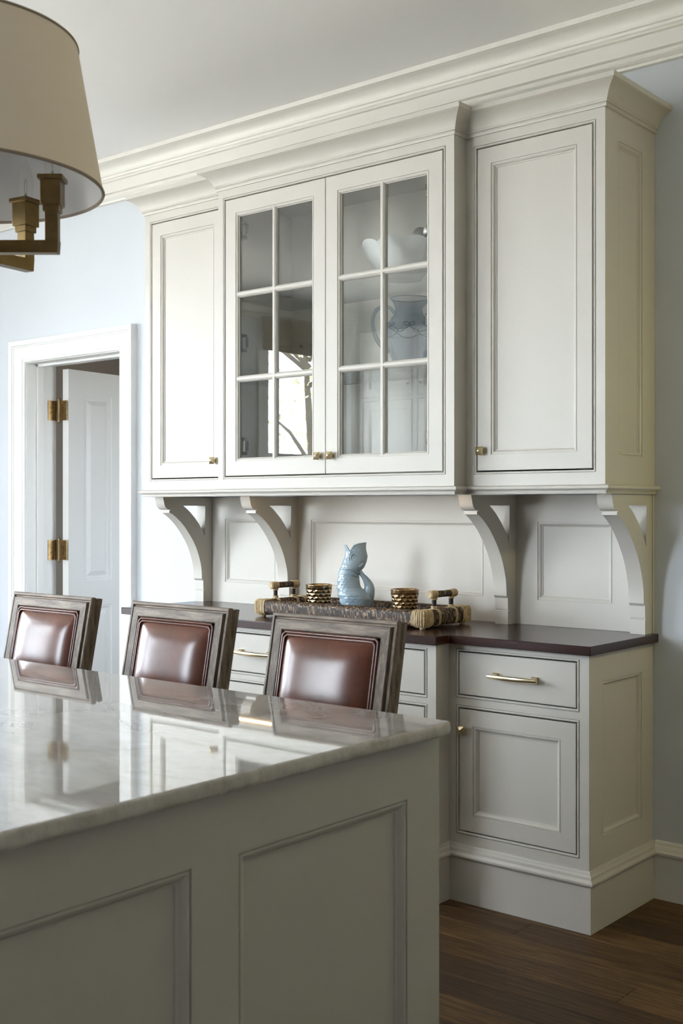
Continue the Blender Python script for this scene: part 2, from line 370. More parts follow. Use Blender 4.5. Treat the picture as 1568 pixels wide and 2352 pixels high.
# ------------------------------------------------------------------ the room shell
def wall_with_openings(name, wall, plane, a0, a1, openings, th, mat):
    """wall slab with holes; openings (a, b, z0, z1)"""
    m = MB(); A = sorted({a0, a1, *[o[0] for o in openings], *[o[1] for o in openings]}); Zs = sorted({0.0, RZ, *[o[2] for o in openings], *[o[3] for o in openings]})
    for p, q in zip(A, A[1:]):
        for z0, z1 in zip(Zs, Zs[1:]):
            cp, cz = (p+q)/2, (z0+z1)/2
            if any(o[0] < cp < o[1] and o[2] < cz < o[3] for o in openings): continue
            if wall == 'x': m.box(plane-th, plane, p, q, z0, z1)
            elif wall == 'x2': m.box(plane, plane+th, p, q, z0, z1)
            elif wall == 'y': m.box(p, q, plane-th, plane, z0, z1)
            else: m.box(p, q, plane, plane+th, z0, z1)
    return struct(m.build(name, mat))
TH = 0.15
DX0, DX1, DZ = -3.187, -2.389, 2.139       # doorway
wall_with_openings('wall_back', 'yb', 0.0, RX0-TH, RX1+TH, [(DX0, DX1, 0.0, DZ)], 0.18, 'wall')['label'] = 'pale blue painted wall behind the hutch'
wl = [wd for wd in WINDOWS if wd[0] == 'x']; wy = [wd for wd in WINDOWS if wd[0] == 'y']; wr = [wd for wd in WINDOWS if wd[0] == 'x2']
wall_with_openings('wall_left', 'x', RX0, RY0-TH, 0.0, [wd[2:] for wd in wl], TH, 'wall')
wall_with_openings('wall_front', 'y', RY0, RX0, RX1, [wd[2:] for wd in wy], TH, 'wall')
wall_with_openings('wall_right', 'x2', RX1, RY0-TH, 0.0, [wd[2:] for wd in wr], TH, 'warmwall')
struct(MB().box(RX0-TH, RX1+TH, RY0-TH, 0.14, RZ, RZ+0.12).build('ceiling', 'ceil'))
# floor with its boards
fl = struct(MB().box(RX0-TH, RX1+TH, RY0-TH, 0.14, -0.06, -0.012).build('floor', 'black'), 'dark stained oak plank floor')
BW = 0.127; shapes = {}
nrow = int(round((0.0-RY0)/BW))+1
for r in range(nrow):
    y1 = 0.005-r*BW; y0 = y1-BW
    x = RX0-random.uniform(0.2, 1.8)
    while x < RX1:
        L = random.choice((1.4, 1.7, 2.0, 2.3)); a, b = max(x, RX0), min(x+L, RX1)
        if b-a > 0.02:
            key = round(b-a, 3)
            if key not in shapes:
                g = 0.0006; hw, hl = BW/2-g, key/2-g; c = 0.0009
                m = MB(); m.rings((-hl, -hw, 0), (1, 0, 0), (0, 1, 0), (0, 0, 1), 2*hl, 2*hw, [(0, -0.013), (0, -c), (c, 0)])
                me = m.mesh('floor_board'); me.materials.append(M['floor']); shapes[key] = me
            o = bpy.data.objects.new('floor_board', shapes[key]); COL.objects.link(o); o.location = ((a+b)/2, (y0+y1)/2, 0); o.parent = fl
        x += L
# ceiling cornice, frieze and picture moulding on the hutch wall and round the room
def arc(cx, cz, r, a0, a1, n=8, rx=None):
    rx = rx or r
    return [(cx+rx*math.cos(math.radians(a0+(a1-a0)*k/n)), cz+r*math.sin(math.radians(a0+(a1-a0)*k/n))) for k in range(n+1)]
CORN = [(0.0, 2.886), (0.020, 2.886), (0.022, 2.895), (0.030, 2.899), (0.036, 2.906), (0.034, 2.913), (0.024, 2.917), (0.024, 2.926), (0.037, 2.930), (0.037, 2.936), (0.030, 2.938),
        (0.030, 2.985), (0.042, 2.987), (0.046, 2.993), (0.042, 3.000), (0.038, 3.003), (0.040, 3.012), (0.047, 3.014)] + \
       [(0.047+0.046*(1-math.cos(math.radians(t))), 3.016+0.042*math.sin(math.radians(t))) for t in range(0, 91, 10)] + [(0.097, 3.060), (0.108, 3.061), (0.108, RZ), (0, RZ)]
for i, (nm, pth) in enumerate((('trim_1', [(RX0, 0, 0), (RX1, 0, 0)]), ('trim_2', [(RX0, RY0, 0), (RX0, 0, 0)]), ('trim_3', [(RX1, RY0, 0), (RX0, RY0, 0)]), ('trim_4', [(RX1, 0, 0), (RX1, RY0, 0)]))):
    o = struct(MB().sweep(pth, CORN).build(nm, 'ivory', angle=28)); o['label'] = 'painted ceiling cornice with frieze and lower moulding'
# baseboards
BASE = [(0, 0), (0.016, 0), (0.016, 0.150), (0.021, 0.151), (0.026, 0.157), (0.027, 0.164), (0.022, 0.170), (0.020, 0.175), (0.017, 0.184), (0.013, 0.188), (0.013, 0.192), (0.010, 0.198), (0.0, 0.200)]
for nm, pth in (('baseboard_back', [(0.4655, 0, 0), (RX1, 0, 0)]), ('baseboard_back_left', [(RX0, 0, 0), (-3.306, 0, 0)]), ('baseboard_left', [(RX0, RY0, 0), (RX0, 0, 0)]),
                ('baseboard_right', [(RX1, 0, 0), (RX1, RY0, 0)]), ('baseboard_front', [(RX1, RY0, 0), (RX0, RY0, 0)])):
    struct(MB().sweep(pth, BASE).build(nm, 'ivory', angle=28))

# ------------------------------------------------------------------ doorway
CAS = [(0.0, 0.0), (0.0, 0.014), (0.004, 0.018), (0.010, 0.020), (0.016, 0.018), (0.020, 0.022), (0.030, 0.024), (0.088, 0.024), (0.096, 0.026), (0.102, 0.031), (0.108, 0.031), (0.112, 0.036), (0.128, 0.040), (0.140, 0.040), (0.142, 0.036), (0.142, 0.0)]
m = MB()
# the sweep: up the left side, over, down the right side; 'up' points into the room (-y)
m.sweep([(DX0, 0, 0), (DX0, 0, DZ), (DX1, 0, DZ), (DX1, 0, 0)], [(-o*0.118/0.142, t) for o, t in CAS], up=(0, -1, 0))
struct(m.build('trim_5', 'white', angle=28), 'white moulded door casing')
jm = MB(); JB = 0.190
jm.box(DX0-0.02, DX0+0.004, -0.004, JB, 0, DZ); jm.box(DX1-0.004, DX1+0.02, -0.004, JB, 0, DZ); jm.box(DX0-0.02, DX1+0.02, -0.004, JB, DZ-0.004, DZ+0.02)
for a, b in ((DX0+0.004, DX0+0.016), (DX1-0.016, DX1-0.004)): jm.box(a, b, 0.06, 0.10, 0, DZ-0.004)
jm.box(DX0+0.004, DX1-0.004, 0.06, 0.10, DZ-0.018, DZ-0.004)
struct(jm.build('trim_6', 'white', bevel=0.0015), 'white door jamb lining')
# door leaf, open into the hall; local x along the leaf, local y its thickness
def door_leaf():
    W, H, T = 0.78, 2.105, 0.045
    ang = math.radians(96)
    root = thing('door_1', 'white panelled door standing open in the doorway', 'door', (DX0+0.048, JB+0.012, 0.012), ang)
    del root['category']; root['kind'] = 'structure'
    panels = [(0.115, 0.335, 0.92, 1.97), (0.445, 0.665, 0.92, 1.97), (0.115, 0.335, 0.22, 0.78), (0.445, 0.665, 0.22, 0.78)]
    def put(mb, name, mat, parent=None, **k):
        o = mb.build(name, mat, None, **k); o.parent = parent or root; return o
    b = MB()
    for side, yy, N in ((0, -T, (0, -1, 0)), (1, 0, (0, 1, 0))):
        b.face((0, yy, 0), (1, 0, 0), (0, 0, 1), W, H, [(p[0], p[1], p[2], p[3]) for p in panels])
    for x in (0, W): b.quad((x, -T, 0), (x, 0, 0), (x, 0, H), (x, -T, H))
    for z in (0, H): b.quad((0, -T, z), (W, -T, z), (W, 0, z), (0, 0, z))
    put(b, 'leaf', 'white', angle=0)
    for p in panels:
        for yy, N in ((-T, (0, -1, 0)), (0, (0, 1, 0))):
            pm = MB().rings((p[0], yy, p[2]), (1, 0, 0), (0, 0, 1), N, p[1]-p[0], p[3]-p[2], [(0, 0), (0.004, -0.003), (0.010, -0.003), (0.018, -0.010), (0.024, -0.011), (0.030, -0.011), (0.055, -0.003), (0.058, -0.003)])
            put(pm, 'panel', 'white', angle=25)
    kn = MB()
    for sgn in (-1, 1):
        y0 = -T if sgn < 0 else 0
        kn.tube([(W-0.07, y0, 0.95), (W-0.07, y0+sgn*0.03, 0.95), (W-0.07, y0+sgn*0.045, 0.95), (W-0.07, y0+sgn*0.06, 0.95)], [0.011, 0.011, 0.027, 0.018], 16)
    put(kn, 'door_knob', 'oldbrass')
    return root
leaf = door_leaf()
for z in (0.35, 1.113, 1.888):
    h = MB()
    xh, yh = DX0+0.0265, JB+0.004
    h.tube([(xh, yh, z-0.056), (xh, yh, z+0.056)], 0.0065, 12); h.tube([(xh, yh, z+0.056), (xh, yh, z+0.064), (xh, yh, z+0.07)], [0.0085, 0.0085, 0.003], 12); h.tube([(xh, yh, z-0.07), (xh, yh, z-0.064), (xh, yh, z-0.056)], [0.003, 0.0085, 0.0085], 12)
    h.box(DX0+0.0035, DX0+0.0075, JB-0.055, JB+0.003, z-0.055, z+0.055)          # leaf let into the jamb
    h.box(DX0+0.027, DX0+0.092, JB+0.0045, JB+0.010, z-0.055, z+0.055)            # leaf on the door edge
    for s in (-1, 1):
        for dz in (-0.04, -0.014, 0.014, 0.04): h.lathe([(0.0045, 0), (0.0045, 0.0012), (0.001, 0.002)], 8, (0, 0, 0)) if False else None
    ho = h.build('hinge', 'oldbrass', None); ho.parent = leaf; ho.matrix_parent_inverse = world_of(leaf).inverted()
    sc = MB()
    for dz in (-0.042, -0.014, 0.014, 0.042):
        sc.tube([(DX0+0.0072, JB-0.045+(0.02 if abs(dz) > .03 else 0.008), z+dz), (DX0+0.0086, JB-0.045+(0.02 if abs(dz) > .03 else 0.008), z+dz)], 0.0045, 10)
        xx = DX0+0.078 if abs(dz) > .03 else DX0+0.066
        sc.tube([(xx, JB+0.0046, z+dz), (xx, JB+0.0034, z+dz)], 0.0045, 10)
    so = sc.build('screw', 'bronze', None); so['kind'] = 'stuff'; so.parent = ho; so.matrix_parent_inverse = world_of(ho).inverted()
# the hall beyond
hy = 2.6
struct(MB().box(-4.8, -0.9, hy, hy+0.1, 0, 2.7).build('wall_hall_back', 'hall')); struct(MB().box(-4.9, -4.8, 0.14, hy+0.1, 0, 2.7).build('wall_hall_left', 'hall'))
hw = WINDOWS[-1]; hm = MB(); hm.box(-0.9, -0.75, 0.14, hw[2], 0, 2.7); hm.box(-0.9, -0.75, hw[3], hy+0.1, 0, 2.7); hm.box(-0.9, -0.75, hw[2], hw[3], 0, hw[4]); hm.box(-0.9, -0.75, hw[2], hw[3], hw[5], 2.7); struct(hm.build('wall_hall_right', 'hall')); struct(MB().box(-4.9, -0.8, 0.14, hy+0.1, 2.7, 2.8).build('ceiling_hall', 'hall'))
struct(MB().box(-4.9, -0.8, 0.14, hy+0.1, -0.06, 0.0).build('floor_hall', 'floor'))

# ------------------------------------------------------------------ windows
def window(i, wall, pl, a, b, z0, z1):
    if wall == 'x': P = lambda s, d, z: (pl-d, s, z)
    elif wall in ('x2', 'h'): P = lambda s, d, z: (pl+d, s, z)
    else: P = lambda s, d, z: (s, pl-d, z)
    def bx(m, s0, s1, d0, d1, zz0, zz1):
        p, q = P(s0, d0, zz0), P(s1, d1, zz1)
        m.box(min(p[0], q[0]), max(p[0], q[0]), min(p[1], q[1]), max(p[1], q[1]), zz0, zz1)
    root = bpy.data.objects.new('window_%d' % i, None); COL.objects.link(root); root['kind'] = 'structure'; root['label'] = 'white framed window with clear panes'
    fr = MB(); t = 0.04
    bx(fr, a, a+t, 0.02, 0.14, z0, z1); bx(fr, b-t, b, 0.02, 0.14, z0, z1); bx(fr, a, b, 0.02, 0.14, z1-t, z1); bx(fr, a, b, 0.02, 0.14, z0, z0+t)
    zm = z0+(z1-z0)*0.5; bx(fr, a, b, 0.05, 0.11, zm-0.025, zm+0.025)
    if b-a > 1.4: bx(fr, (a+b)/2-0.03, (a+b)/2+0.03, 0.04, 0.12, z0, z1)
    fr.build('window_frame', 'white', root, bevel=0.003)
    cs = MB()
    bx(cs, a-0.11, a+0.005, -0.025, 0.02, z0-0.05, z1+0.11); bx(cs, b-0.005, b+0.11, -0.025, 0.02, z0-0.05, z1+0.11); bx(cs, a-0.11, b+0.11, -0.03, 0.02, z1-0.005, z1+0.11)
    cs.build('window_casing', 'white', root, bevel=0.004)
    sl = MB(); bx(sl, a-0.13, b+0.13, -0.06, 0.05, z0-0.03, z0+0.005); sl.build('window_sill', 'white', root, bevel=0.004)
    for q0, q1 in ((z0+t, zm-0.02), (zm+0.02, z1-t)):
        for s0, s1 in (((a+t, b-t),) if b-a <= 1.4 else ((a+t, (a+b)/2-0.03), ((a+b)/2+0.03, b-t))):
            g = MB(); bx(g, s0, s1, 0.078, 0.082, q0, q1); g.build('pane', 'pane', root)
    return P
for i, wd in enumerate(WINDOWS): window(i+1, *wd)

# ------------------------------------------------------------------ hutch
AX = -0.66
def face_with_beads(m, O, U, V, N, wd, ht, openings, depth=0.02):
    """face frame; every opening gets a small bead; openings (a0,a1,b0,b1) are the clear openings"""
    B = 0.0095
    m.face(O, U, V, wd, ht, [(a-B, b+B, c-B, d+B) for a, b, c, d in openings])
    O, U, V, N = Vector(O), Vector(U), Vector(V), Vector(N)
    for a, b, c, d in openings:
        m.rings(O+U*(a-B)+V*(c-B), U, V, N, b-a+2*B, d-c+2*B, [(0, 0), (0.0004, -0.0035), (0.0018, -0.0035), (0.0022, -0.0005), (0.004, 0.001), (0.0065, 0.001), (0.0088, -0.001), (0.0095, -0.004), (0.0095, -depth)], cap=False)
DOORP = lambda s: [(0, -0.020), (0, -0.0012), (0.0012, 0), (s, 0), (s+0.0008, -0.0035), (s+0.003, -0.0035), (s+0.0035, -0.0015), (s+0.007, -0.0015), (s+0.011, -0.004), (s+0.014, -0.009), (s+0.0175, -0.0095), (s+0.018, -0.012)]
SLAB = [(0, -0.020), (0, -0.0012), (0.0012, 0)]
GAP = 0.0043
def knob(parent, x, y, z):
    m = MB(); m.tube([(x, y, z), (x, y-0.003, z), (x, y-0.004, z), (x, y-0.014, z)], [0.010, 0.010, 0.006, 0.006], 16)
    h = 0.0145
    m.rings((x-h, y-0.014, z-h), (1, 0, 0), (0, 0, 1), (0, -1, 0), 2*h, 2*h, [(0.002, 0), (0, 0.001), (0, 0.0045), (0.002, 0.006), (0.0125, 0.0125)], back=True)
    return m.build('knob', 'brass', parent, angle=20)
def pull(parent, x, y, z, L=0.185):
    m = MB()
    for s in (-1, 1):
        xx = x+s*(L/2-0.018)
        m.rings((xx-0.011, y, z-0.011), (1, 0, 0), (0, 0, 1), (0, -1, 0), 0.022, 0.022, [(0, 0), (0, 0.006), (0.003, 0.009), (0.005, 0.022), (0.006, 0.03)])
    n = 24; pts = [(x-L/2+L*k/n, y-0.027-0.010*math.sin(PI*k/n), z) for k in range(n+1)]
    rad = [0.0062+0.0025*math.sin(PI*k/n) for k in range(n+1)]
    m.tube(pts, rad, 8, sx=0.75, up=(0, 0, 1))
    return m.build('pull_handle', 'brass', parent, angle=40)

CROWN = [(0.0, 0.0), (0.007, 0.0), (0.009, 0.006), (0.007, 0.012), (0.012, 0.014), (0.012, 0.020), (0.0135, 0.021)] + \
        [(0.0135+0.0445*(0.55*(1-math.cos(math.radians(t)))+0.45*t/90), 0.021+0.046*(0.55*math.sin(math.radians(t))+0.45*t/90)) for t in range(0, 91, 9)] + [(0.058, 0.067), (0.0625, 0.070), (0.0625, 0.0863), (0, 0.0863)]
ZUB, ZKB, ZKT, ZM0 = 1.4261, 2.6467, 2.733, 1.3967
BOTM = [(0.0, 0.0), (0.006, 0.0), (0.007, 0.0035), (0.005, 0.006), (0.005, 0.009), (0.011, 0.010), (0.012, 0.013)] + [(0.012+0.010*math.cos(math.radians(t)), 0.0205+0.0075*math.sin(math.radians(t))) for t in range(-90, 91, 20)] + [(0.008, 0.0294), (0, 0.0294)]
YU, YUC = -0.3685, -0.443
XU1, XU0 = 0.4605, -1.784
XC1, XC0 = -0.0761, -1.2436
WALLY = -0.001
def side_panel(m, x, y0, y1, z0, z1, N, ins):
    """cabinet side with a recessed panel; y0 = front"""
    O = Vector((x, y0, z0)); U = Vector((0, 1, 0)); V = Vector((0, 0, 1)); a0, a1, b0, b1 = ins
    m.face(O, U, V, y1-y0, z1-z0, [(a0, a1, b0, b1)])
    m.rings(O+U*a0+V*b0, U, V, N, a1-a0, b1-b0, [(0, 0), (0.0008, -0.0035), (0.003, -0.0035), (0.0035, -0.0015), (0.007, -0.0015), (0.011, -0.004), (0.014, -0.009), (0.0175, -0.0095), (0.018, -0.011)])
def upper_side_cabinet(x0, x1, right):
    lab = 'tall cream wall cabinet with one panelled door at the right end of the hutch' if right else 'tall cream wall cabinet with one panelled door beside the doorway'
    r = thing('wall_cabinet', lab, 'cabinet', ((x0+x1)/2, WALLY, ZM0), group='solid-door wall cabinets of the hutch')
    d0, d1 = (-0.0331, 0.4183) if right else (-1.7415, -1.2869)
    z0, z1 = 1.4749, 2.605
    m = MB(); face_with_beads(m, (x0, YU, ZUB), (1, 0, 0), (0, 0, 1), (0, -1, 0), x1-x0, ZKT-0.003-ZUB, [(d0-x0, d1-x0, z0-ZUB, z1-ZUB)], 0.03)
    for xs, out in ((x0, not right), (x1, right)):
        if out: side_panel(m, xs, YU, WALLY, ZUB, ZKT-0.003, (1 if right else -1, 0, 0), (0.092, 0.270, 0.098, 1.131))
        else: m.quad((xs, YU, ZUB), (xs, WALLY, ZUB), (xs, WALLY, ZKT-0.003), (xs, YU, ZKT-0.003))
    m.quad((x0, WALLY, ZUB), (x1, WALLY, ZUB), (x1, WALLY, ZKT-.003), (x0, WALLY, ZKT-.003)); m.quad((x0, YU, ZKT-.003), (x1, YU, ZKT-.003), (x1, WALLY, ZKT-.003), (x0, WALLY, ZKT-.003))
    m.quad((x0, YU, ZUB-0.002), (x1, YU, ZUB-0.002), (x1, WALLY, ZUB-0.002), (x0, WALLY, ZUB-0.002))
    m.build('carcass', 'cream', r, angle=25)
    dr = MB().rings((d0+GAP, YU, z0+GAP), (1, 0, 0), (0, 0, 1), (0, -1, 0), d1-d0-2*GAP, z1-z0-2*GAP, DOORP(0.055), back=True).build('door', 'cream', r, angle=25)
    knob(dr, d0+0.022 if right else d1-0.055, YU, 1.5479)
    # crown and bottom moulding run to the centre cabinet
    if right: pth = [(x0, YU, 0), (x1, YU, 0), (x1, WALLY, 0)]
    else: pth = [(x0, WALLY, 0), (x0, YU, 0), (x1, YU, 0)]
    MB().sweep([(p[0], p[1], ZKB) for p in pth], CROWN).build('crown_moulding', 'cream', r, angle=28)
    MB().sweep([(p[0], p[1], ZM0) for p in pth], BOTM).build('bottom_moulding', 'cream', r, angle=28)
    MB().box(x0, x1, YU+0.001, WALLY, ZM0+0.004, ZUB-0.004).build('bottom_board', 'cream', r)
    return r
upper_side_cabinet(XC1+0.0005, XU1, True)
upper_side_cabinet(XU0, XC0-0.0005, False)

def center_cabinet():
    r = thing('glazed_wall_cabinet', 'wide cream wall cabinet with two glazed doors in the middle of the hutch', 'cabinet', (AX, WALLY, ZM0))
    x0, x1 = XC0, XC1; z0, z1 = 1.4749, 2.6065; d0, d1, dm = -1.2057, -0.1212, -0.6645
    m = MB(); face_with_beads(m, (x0, YUC, ZUB), (1, 0, 0), (0, 0, 1), (0, -1, 0), x1-x0, ZKT-.003-ZUB, [(d0-x0, d1-x0, z0-ZUB, z1-ZUB)], 0.025)
    zt = ZKT-0.003
    for xs in (x0, x1): m.quad((xs, YUC, ZUB), (xs, WALLY, ZUB), (xs, WALLY, zt), (xs, YUC, zt))
    m.quad((x0, YUC, zt), (x1, YUC, zt), (x1, WALLY, zt), (x0, WALLY, zt)); m.quad((x0, YUC, ZUB-.002), (x1, YUC, ZUB-.002), (x1, WALLY, ZUB-.002), (x0, WALLY, ZUB-.002))
    m.build('carcass', 'cream', r, angle=25)
    il = MB(); ya, yb = YUC+0.024, -0.016; xa, xb, za, zb = x0+0.02, x1-0.02, z0-0.006, z1+0.012
    il.box(xa, xb, yb, yb+0.010, za, zb); il.box(xa-0.012, xa, ya, yb+0.01, za, zb); il.box(xb, xb+0.012, ya, yb+0.01, za, zb)
    il.box(xa-0.012, xb+0.012, ya, yb+0.01, zb, zb+0.012); il.box(xa-0.012, xb+0.012, ya, yb+0.01, za-0.012, za)
    il.build('interior_lining', 'cream', r)
    for z in (2.30, 2.05):
        for px in (xa+0.06, xb-0.06): MB().tube([(px, -0.03, z), (px, -0.017, z)], 0.003, 8).build('shelf_pin', 'steel', r)
    for z in (2.208, 1.866): MB().box(xa+0.003, xb-0.003, YUC+0.045, yb-0.002, z, z+0.008).build('glass_shelf', 'shelfglass', r)
    pk = MB(); pk.lathe([(0.034, zb-0.004), (0.034, zb), ], 24, (-0.97, -0.2, 0), cap0=True); pk.build('puck_light', 'steel', r)
    S, MO, T = 0.058, 0.014, 0.021
    for nm, a, b, left in (('door', d0+GAP, dm-0.0012, True), ('door', dm+0.0012, d1-GAP, False)):
        wd, ht = b-a, z1-z0-2*GAP; zb0 = z0+GAP
        fm = MB().rings((a, YUC, zb0), (1, 0, 0), (0, 0, 1), (0, -1, 0), wd, ht, [(S+MO, -T), (0, -T), (0, -0.0012), (0.0012, 0), (S, 0), (S+0.0008, -0.0035), (S+0.003, -0.0035), (S+0.0035, -0.0015), (S+0.006, -0.0015), (S+0.010, -0.004), (S+0.012, -0.009), (S+MO, -0.010), (S+MO, -T)], cap=False)
        dr = fm.build(nm, 'cream', r, angle=25)
        gx0, gx1, gz0, gz1 = a+S+MO, b-S-MO, zb0+S+MO, zb0+ht-S-MO
        mx = (gx0+gx1)/2; rows = [gz0, 1.871, 2.214, gz1]; hw, tw = 0.0125, 0.0055
        MP = [(-hw, -0.010), (-hw+0.001, -0.0085), (-tw-0.004, -0.004), (-tw, -0.0015), (-tw+0.0008, 0.0), (tw-0.0008, 0.0), (tw, -0.0015), (tw+0.004, -0.004), (hw-0.001, -0.0085), (hw, -0.010), (hw, -0.0195), (-hw, -0.0195)]
        def muntin(p, q, horizontal):
            mm = MB(); pts0 = []; pts1 = []
            for u, o in MP:
                off = Vector((0, -o, u)) if horizontal else Vector((u, -o, 0))
                pts0.append(Vector(p)+off); pts1.append(Vector(q)+off)
            n = len(MP); mm.v = pts0+pts1; mm.f = [tuple(range(n)), tuple(range(2*n-1, n-1, -1))]+[(k, (k+1) % n, n+(k+1) % n, n+k) for k in range(n)]
            return mm.build('muntin', 'cream', dr, angle=25)
        muntin((mx, YUC+0.0005, gz0-0.008), (mx, YUC+0.0005, gz1+0.008), False)
        for z in rows[1:3]: muntin((gx0-0.008, YUC+0.0008, z), (gx1+0.008, YUC+0.0008, z), True)
        for (pa, pb) in ((gx0, mx), (mx, gx1)):
            for za_, zb_ in zip(rows, rows[1:]): MB().box(pa, pb, YUC+0.0130, YUC+0.0165, za_, zb_).build('pane', 'pane', dr)
        knob(dr, (b-0.03) if left else (a+0.03), YUC, 1.547)
        hx = a+0.005 if left else b-0.005; s = 1 if left else -1
        for z in (1.60, 2.02, 2.48):
            hg = MB(); hg.box(min(hx, hx+s*.085), max(hx, hx+s*.085), YUC+T+0.001, YUC+T+0.022, z-0.022, z+0.022); hg.box(min(hx+s*.02, hx+s*.07), max(hx+s*.02, hx+s*.07), YUC+T+0.004, YUC+T+0.03, z-0.035, z+0.035)
            hg.build('cabinet_hinge', 'darkmetal', dr, bevel=0.002)
    cp = [(x0, YU-0.0, 0), (x0, YUC, 0), (x1, YUC, 0), (x1, YU, 0)]
    cp = [(x0, YU+0.06, 0), (x0, YUC, 0), (x1, YUC, 0), (x1, YU+0.06, 0)]
    MB().sweep([(p[0], p[1], ZKB) for p in cp], CROWN).build('crown_moulding', 'cream', r, angle=28)
    MB().sweep([(p[0], p[1], ZM0) for p in cp], BOTM).build('bottom_moulding', 'cream', r, angle=28)
    MB().box(x0, x1, YUC+0.001, WALLY, ZM0+0.004, ZUB-0.004).build('bottom_board', 'cream', r)
    # strip of warm light set under the front edge
    ls = MB().box(-1.185, -0.105, -0.386, -0.376, ZM0+0.0012, ZM0+0.0045).build('led_strip', 'led', r); ls['label'] = 'thin warm light strip under the front edge'
center_cabinet()
# backsplash
bs = thing('backsplash', 'cream panelled backsplash between worktop and wall cabinets', 'backsplash', (AX, WALLY, 0.9145))
BX0, BX1 = -1.7835, 0.4595; BZ0, BZ1 = 0.9145, 1.3965
pn = [(-1.64, -1.325), (-1.115, -0.2344), (0.0035, 0.3055)]; PZ0, PZ1 = 1.008, 1.298
m = MB(); m.face((BX0, -0.013, BZ0), (1, 0, 0), (0, 0, 1), BX1-BX0, BZ1-BZ0, [(a-BX0, b-BX0, PZ0-BZ0, PZ1-BZ0) for a, b in pn])
m.quad((BX0, -0.013, BZ0), (BX0, WALLY, BZ0), (BX0, WALLY, BZ1), (BX0, -0.013, BZ1)); m.quad((BX1, -0.013, BZ0), (BX1, WALLY, BZ0), (BX1, WALLY, BZ1), (BX1, -0.013, BZ1))
m.build('frame', 'cream', bs, angle=0)
for a, b in pn:
    MB().rings((a, -0.013, PZ0), (1, 0, 0), (0, 0, 1), (0, -1, 0), b-a, PZ1-PZ0, [(0, 0), (0.0008, -0.0035), (0.003, -0.0035), (0.0035, -0.0012), (0.007, -0.0012), (0.012, -0.004), (0.015, -0.0075), (0.018, -0.008), (0.0185, -0.010)]).build('panel', 'cream', bs, angle=25)
# curved brackets: outline in (y, z) with a triangular window
TIP = -0.303
def bracket_outline():
    o = [(-0.003, 1.3962), (TIP, 1.3962), (TIP, 1.390)]
    o += [(TIP+0.004+0.030*(1-math.cos(math.radians(t))), 1.385-0.044*math.sin(math.radians(t))) for t in range(8, 91, 10)]
    o += [(-0.2590, 1.3395), (-0.2590, 1.3375), (-0.2660, 1.3372), (-0.2660, 1.3262)]
    pts = [(-0.2600, 1.3265), (-0.2265, 1.3065), (-0.182, 1.2705), (-0.1367, 1.2185), (-0.1022, 1.166), (-0.0789, 1.108), (-0.0695, 1.066), (-0.0672, 1.022)]
    for k in range(len(pts)-1):      # smooth with a Catmull-Rom curve
        p0 = pts[max(0, k-1)]; p1 = pts[k]; p2 = pts[k+1]; p3 = pts[min(len(pts)-1, k+2)]
        for j in range(1, 5):
            t = j/4; o.append(tuple(0.5*((2*p1[i])+(-p0[i]+p2[i])*t+(2*p0[i]-5*p1[i]+4*p2[i]-p3[i])*t*t+(-p0[i]+3*p1[i]-3*p2[i]+p3[i])*t**3) for i in (0, 1)))
    o += [(-0.0578, 1.0125), (-0.0570, 0.9705), (-0.0530, 0.9690), (-0.0530, 0.9665), (-0.0570, 0.9650), (-0.0570, 0.9145), (-0.003, 0.9145)]
    return o
TRI = [(-0.045, 1.358)] + [(-0.183, 1.358), (-0.160, 1.344), (-0.1367, 1.3261), (-0.108, 1.300), (-0.0847, 1.2741), (-0.062, 1.243), (-0.0483, 1.2162)]
def bracket_mesh(wd):
    bm = bmesh.new()
    def loop(pts):
        vs = [bm.verts.new((0, y, z)) for y, z in pts]; return [bm.edges.new((vs[k], vs[(k+1) % len(vs)])) for k in range(len(vs))]
    es = loop(bracket_outline())+loop(TRI)
    bmesh.ops.triangle_fill(bm, edges=es, use_beauty=True)
    # drop triangles inside the window
    def inside(p):
        c = False; n = len(TRI)
        for k in range(n):
            (y0, z0), (y1, z1) = TRI[k], TRI[(k+1) % n]
            if (z0 > p.z) != (z1 > p.z) and p.y < (y1-y0)*(p.z-z0)/(z1-z0)+y0: c = not c
        return c
    bmesh.ops.delete(bm, geom=[f for f in bm.faces if inside(f.calc_center_median())], context='FACES')
    r = bmesh.ops.extrude_face_region(bm, geom=list(bm.faces)); vs = [e for e in r['geom'] if isinstance(e, bmesh.types.BMVert)]
    bmesh.ops.translate(bm, vec=(wd, 0, 0), verts=vs); bmesh.ops.recalc_face_normals(bm, faces=bm.faces)
    me = bpy.data.meshes.new('shelf_bracket'); bm.to_mesh(me); bm.free()
    for p in me.polygons: p.use_smooth = True
    me.set_sharp_from_angle(angle=math.radians(25)); me.materials.append(M['cream']); return me
BWD = 0.0555; bme = bracket_mesh(BWD)
fil = MB(); fil.box(-0.003, BWD+0.003, -0.2655, -0.230, 1.3265, 1.3365)
for x, lab in ((-1.7825, 'curved cream bracket under the wall cabinet beside the doorway'), (-1.247, 'curved cream bracket directly behind the left tray handle'),
               (-0.1465, 'curved cream bracket just right of the tray, under the inner corner'), (0.4005, 'curved cream bracket at the right end of the worktop')):
    o = bpy.data.objects.new('shelf_bracket', bme); COL.objects.link(o); o.location = (x, -0.0105, 0)
    tag(o, lab, 'bracket', 'curved brackets of the hutch')
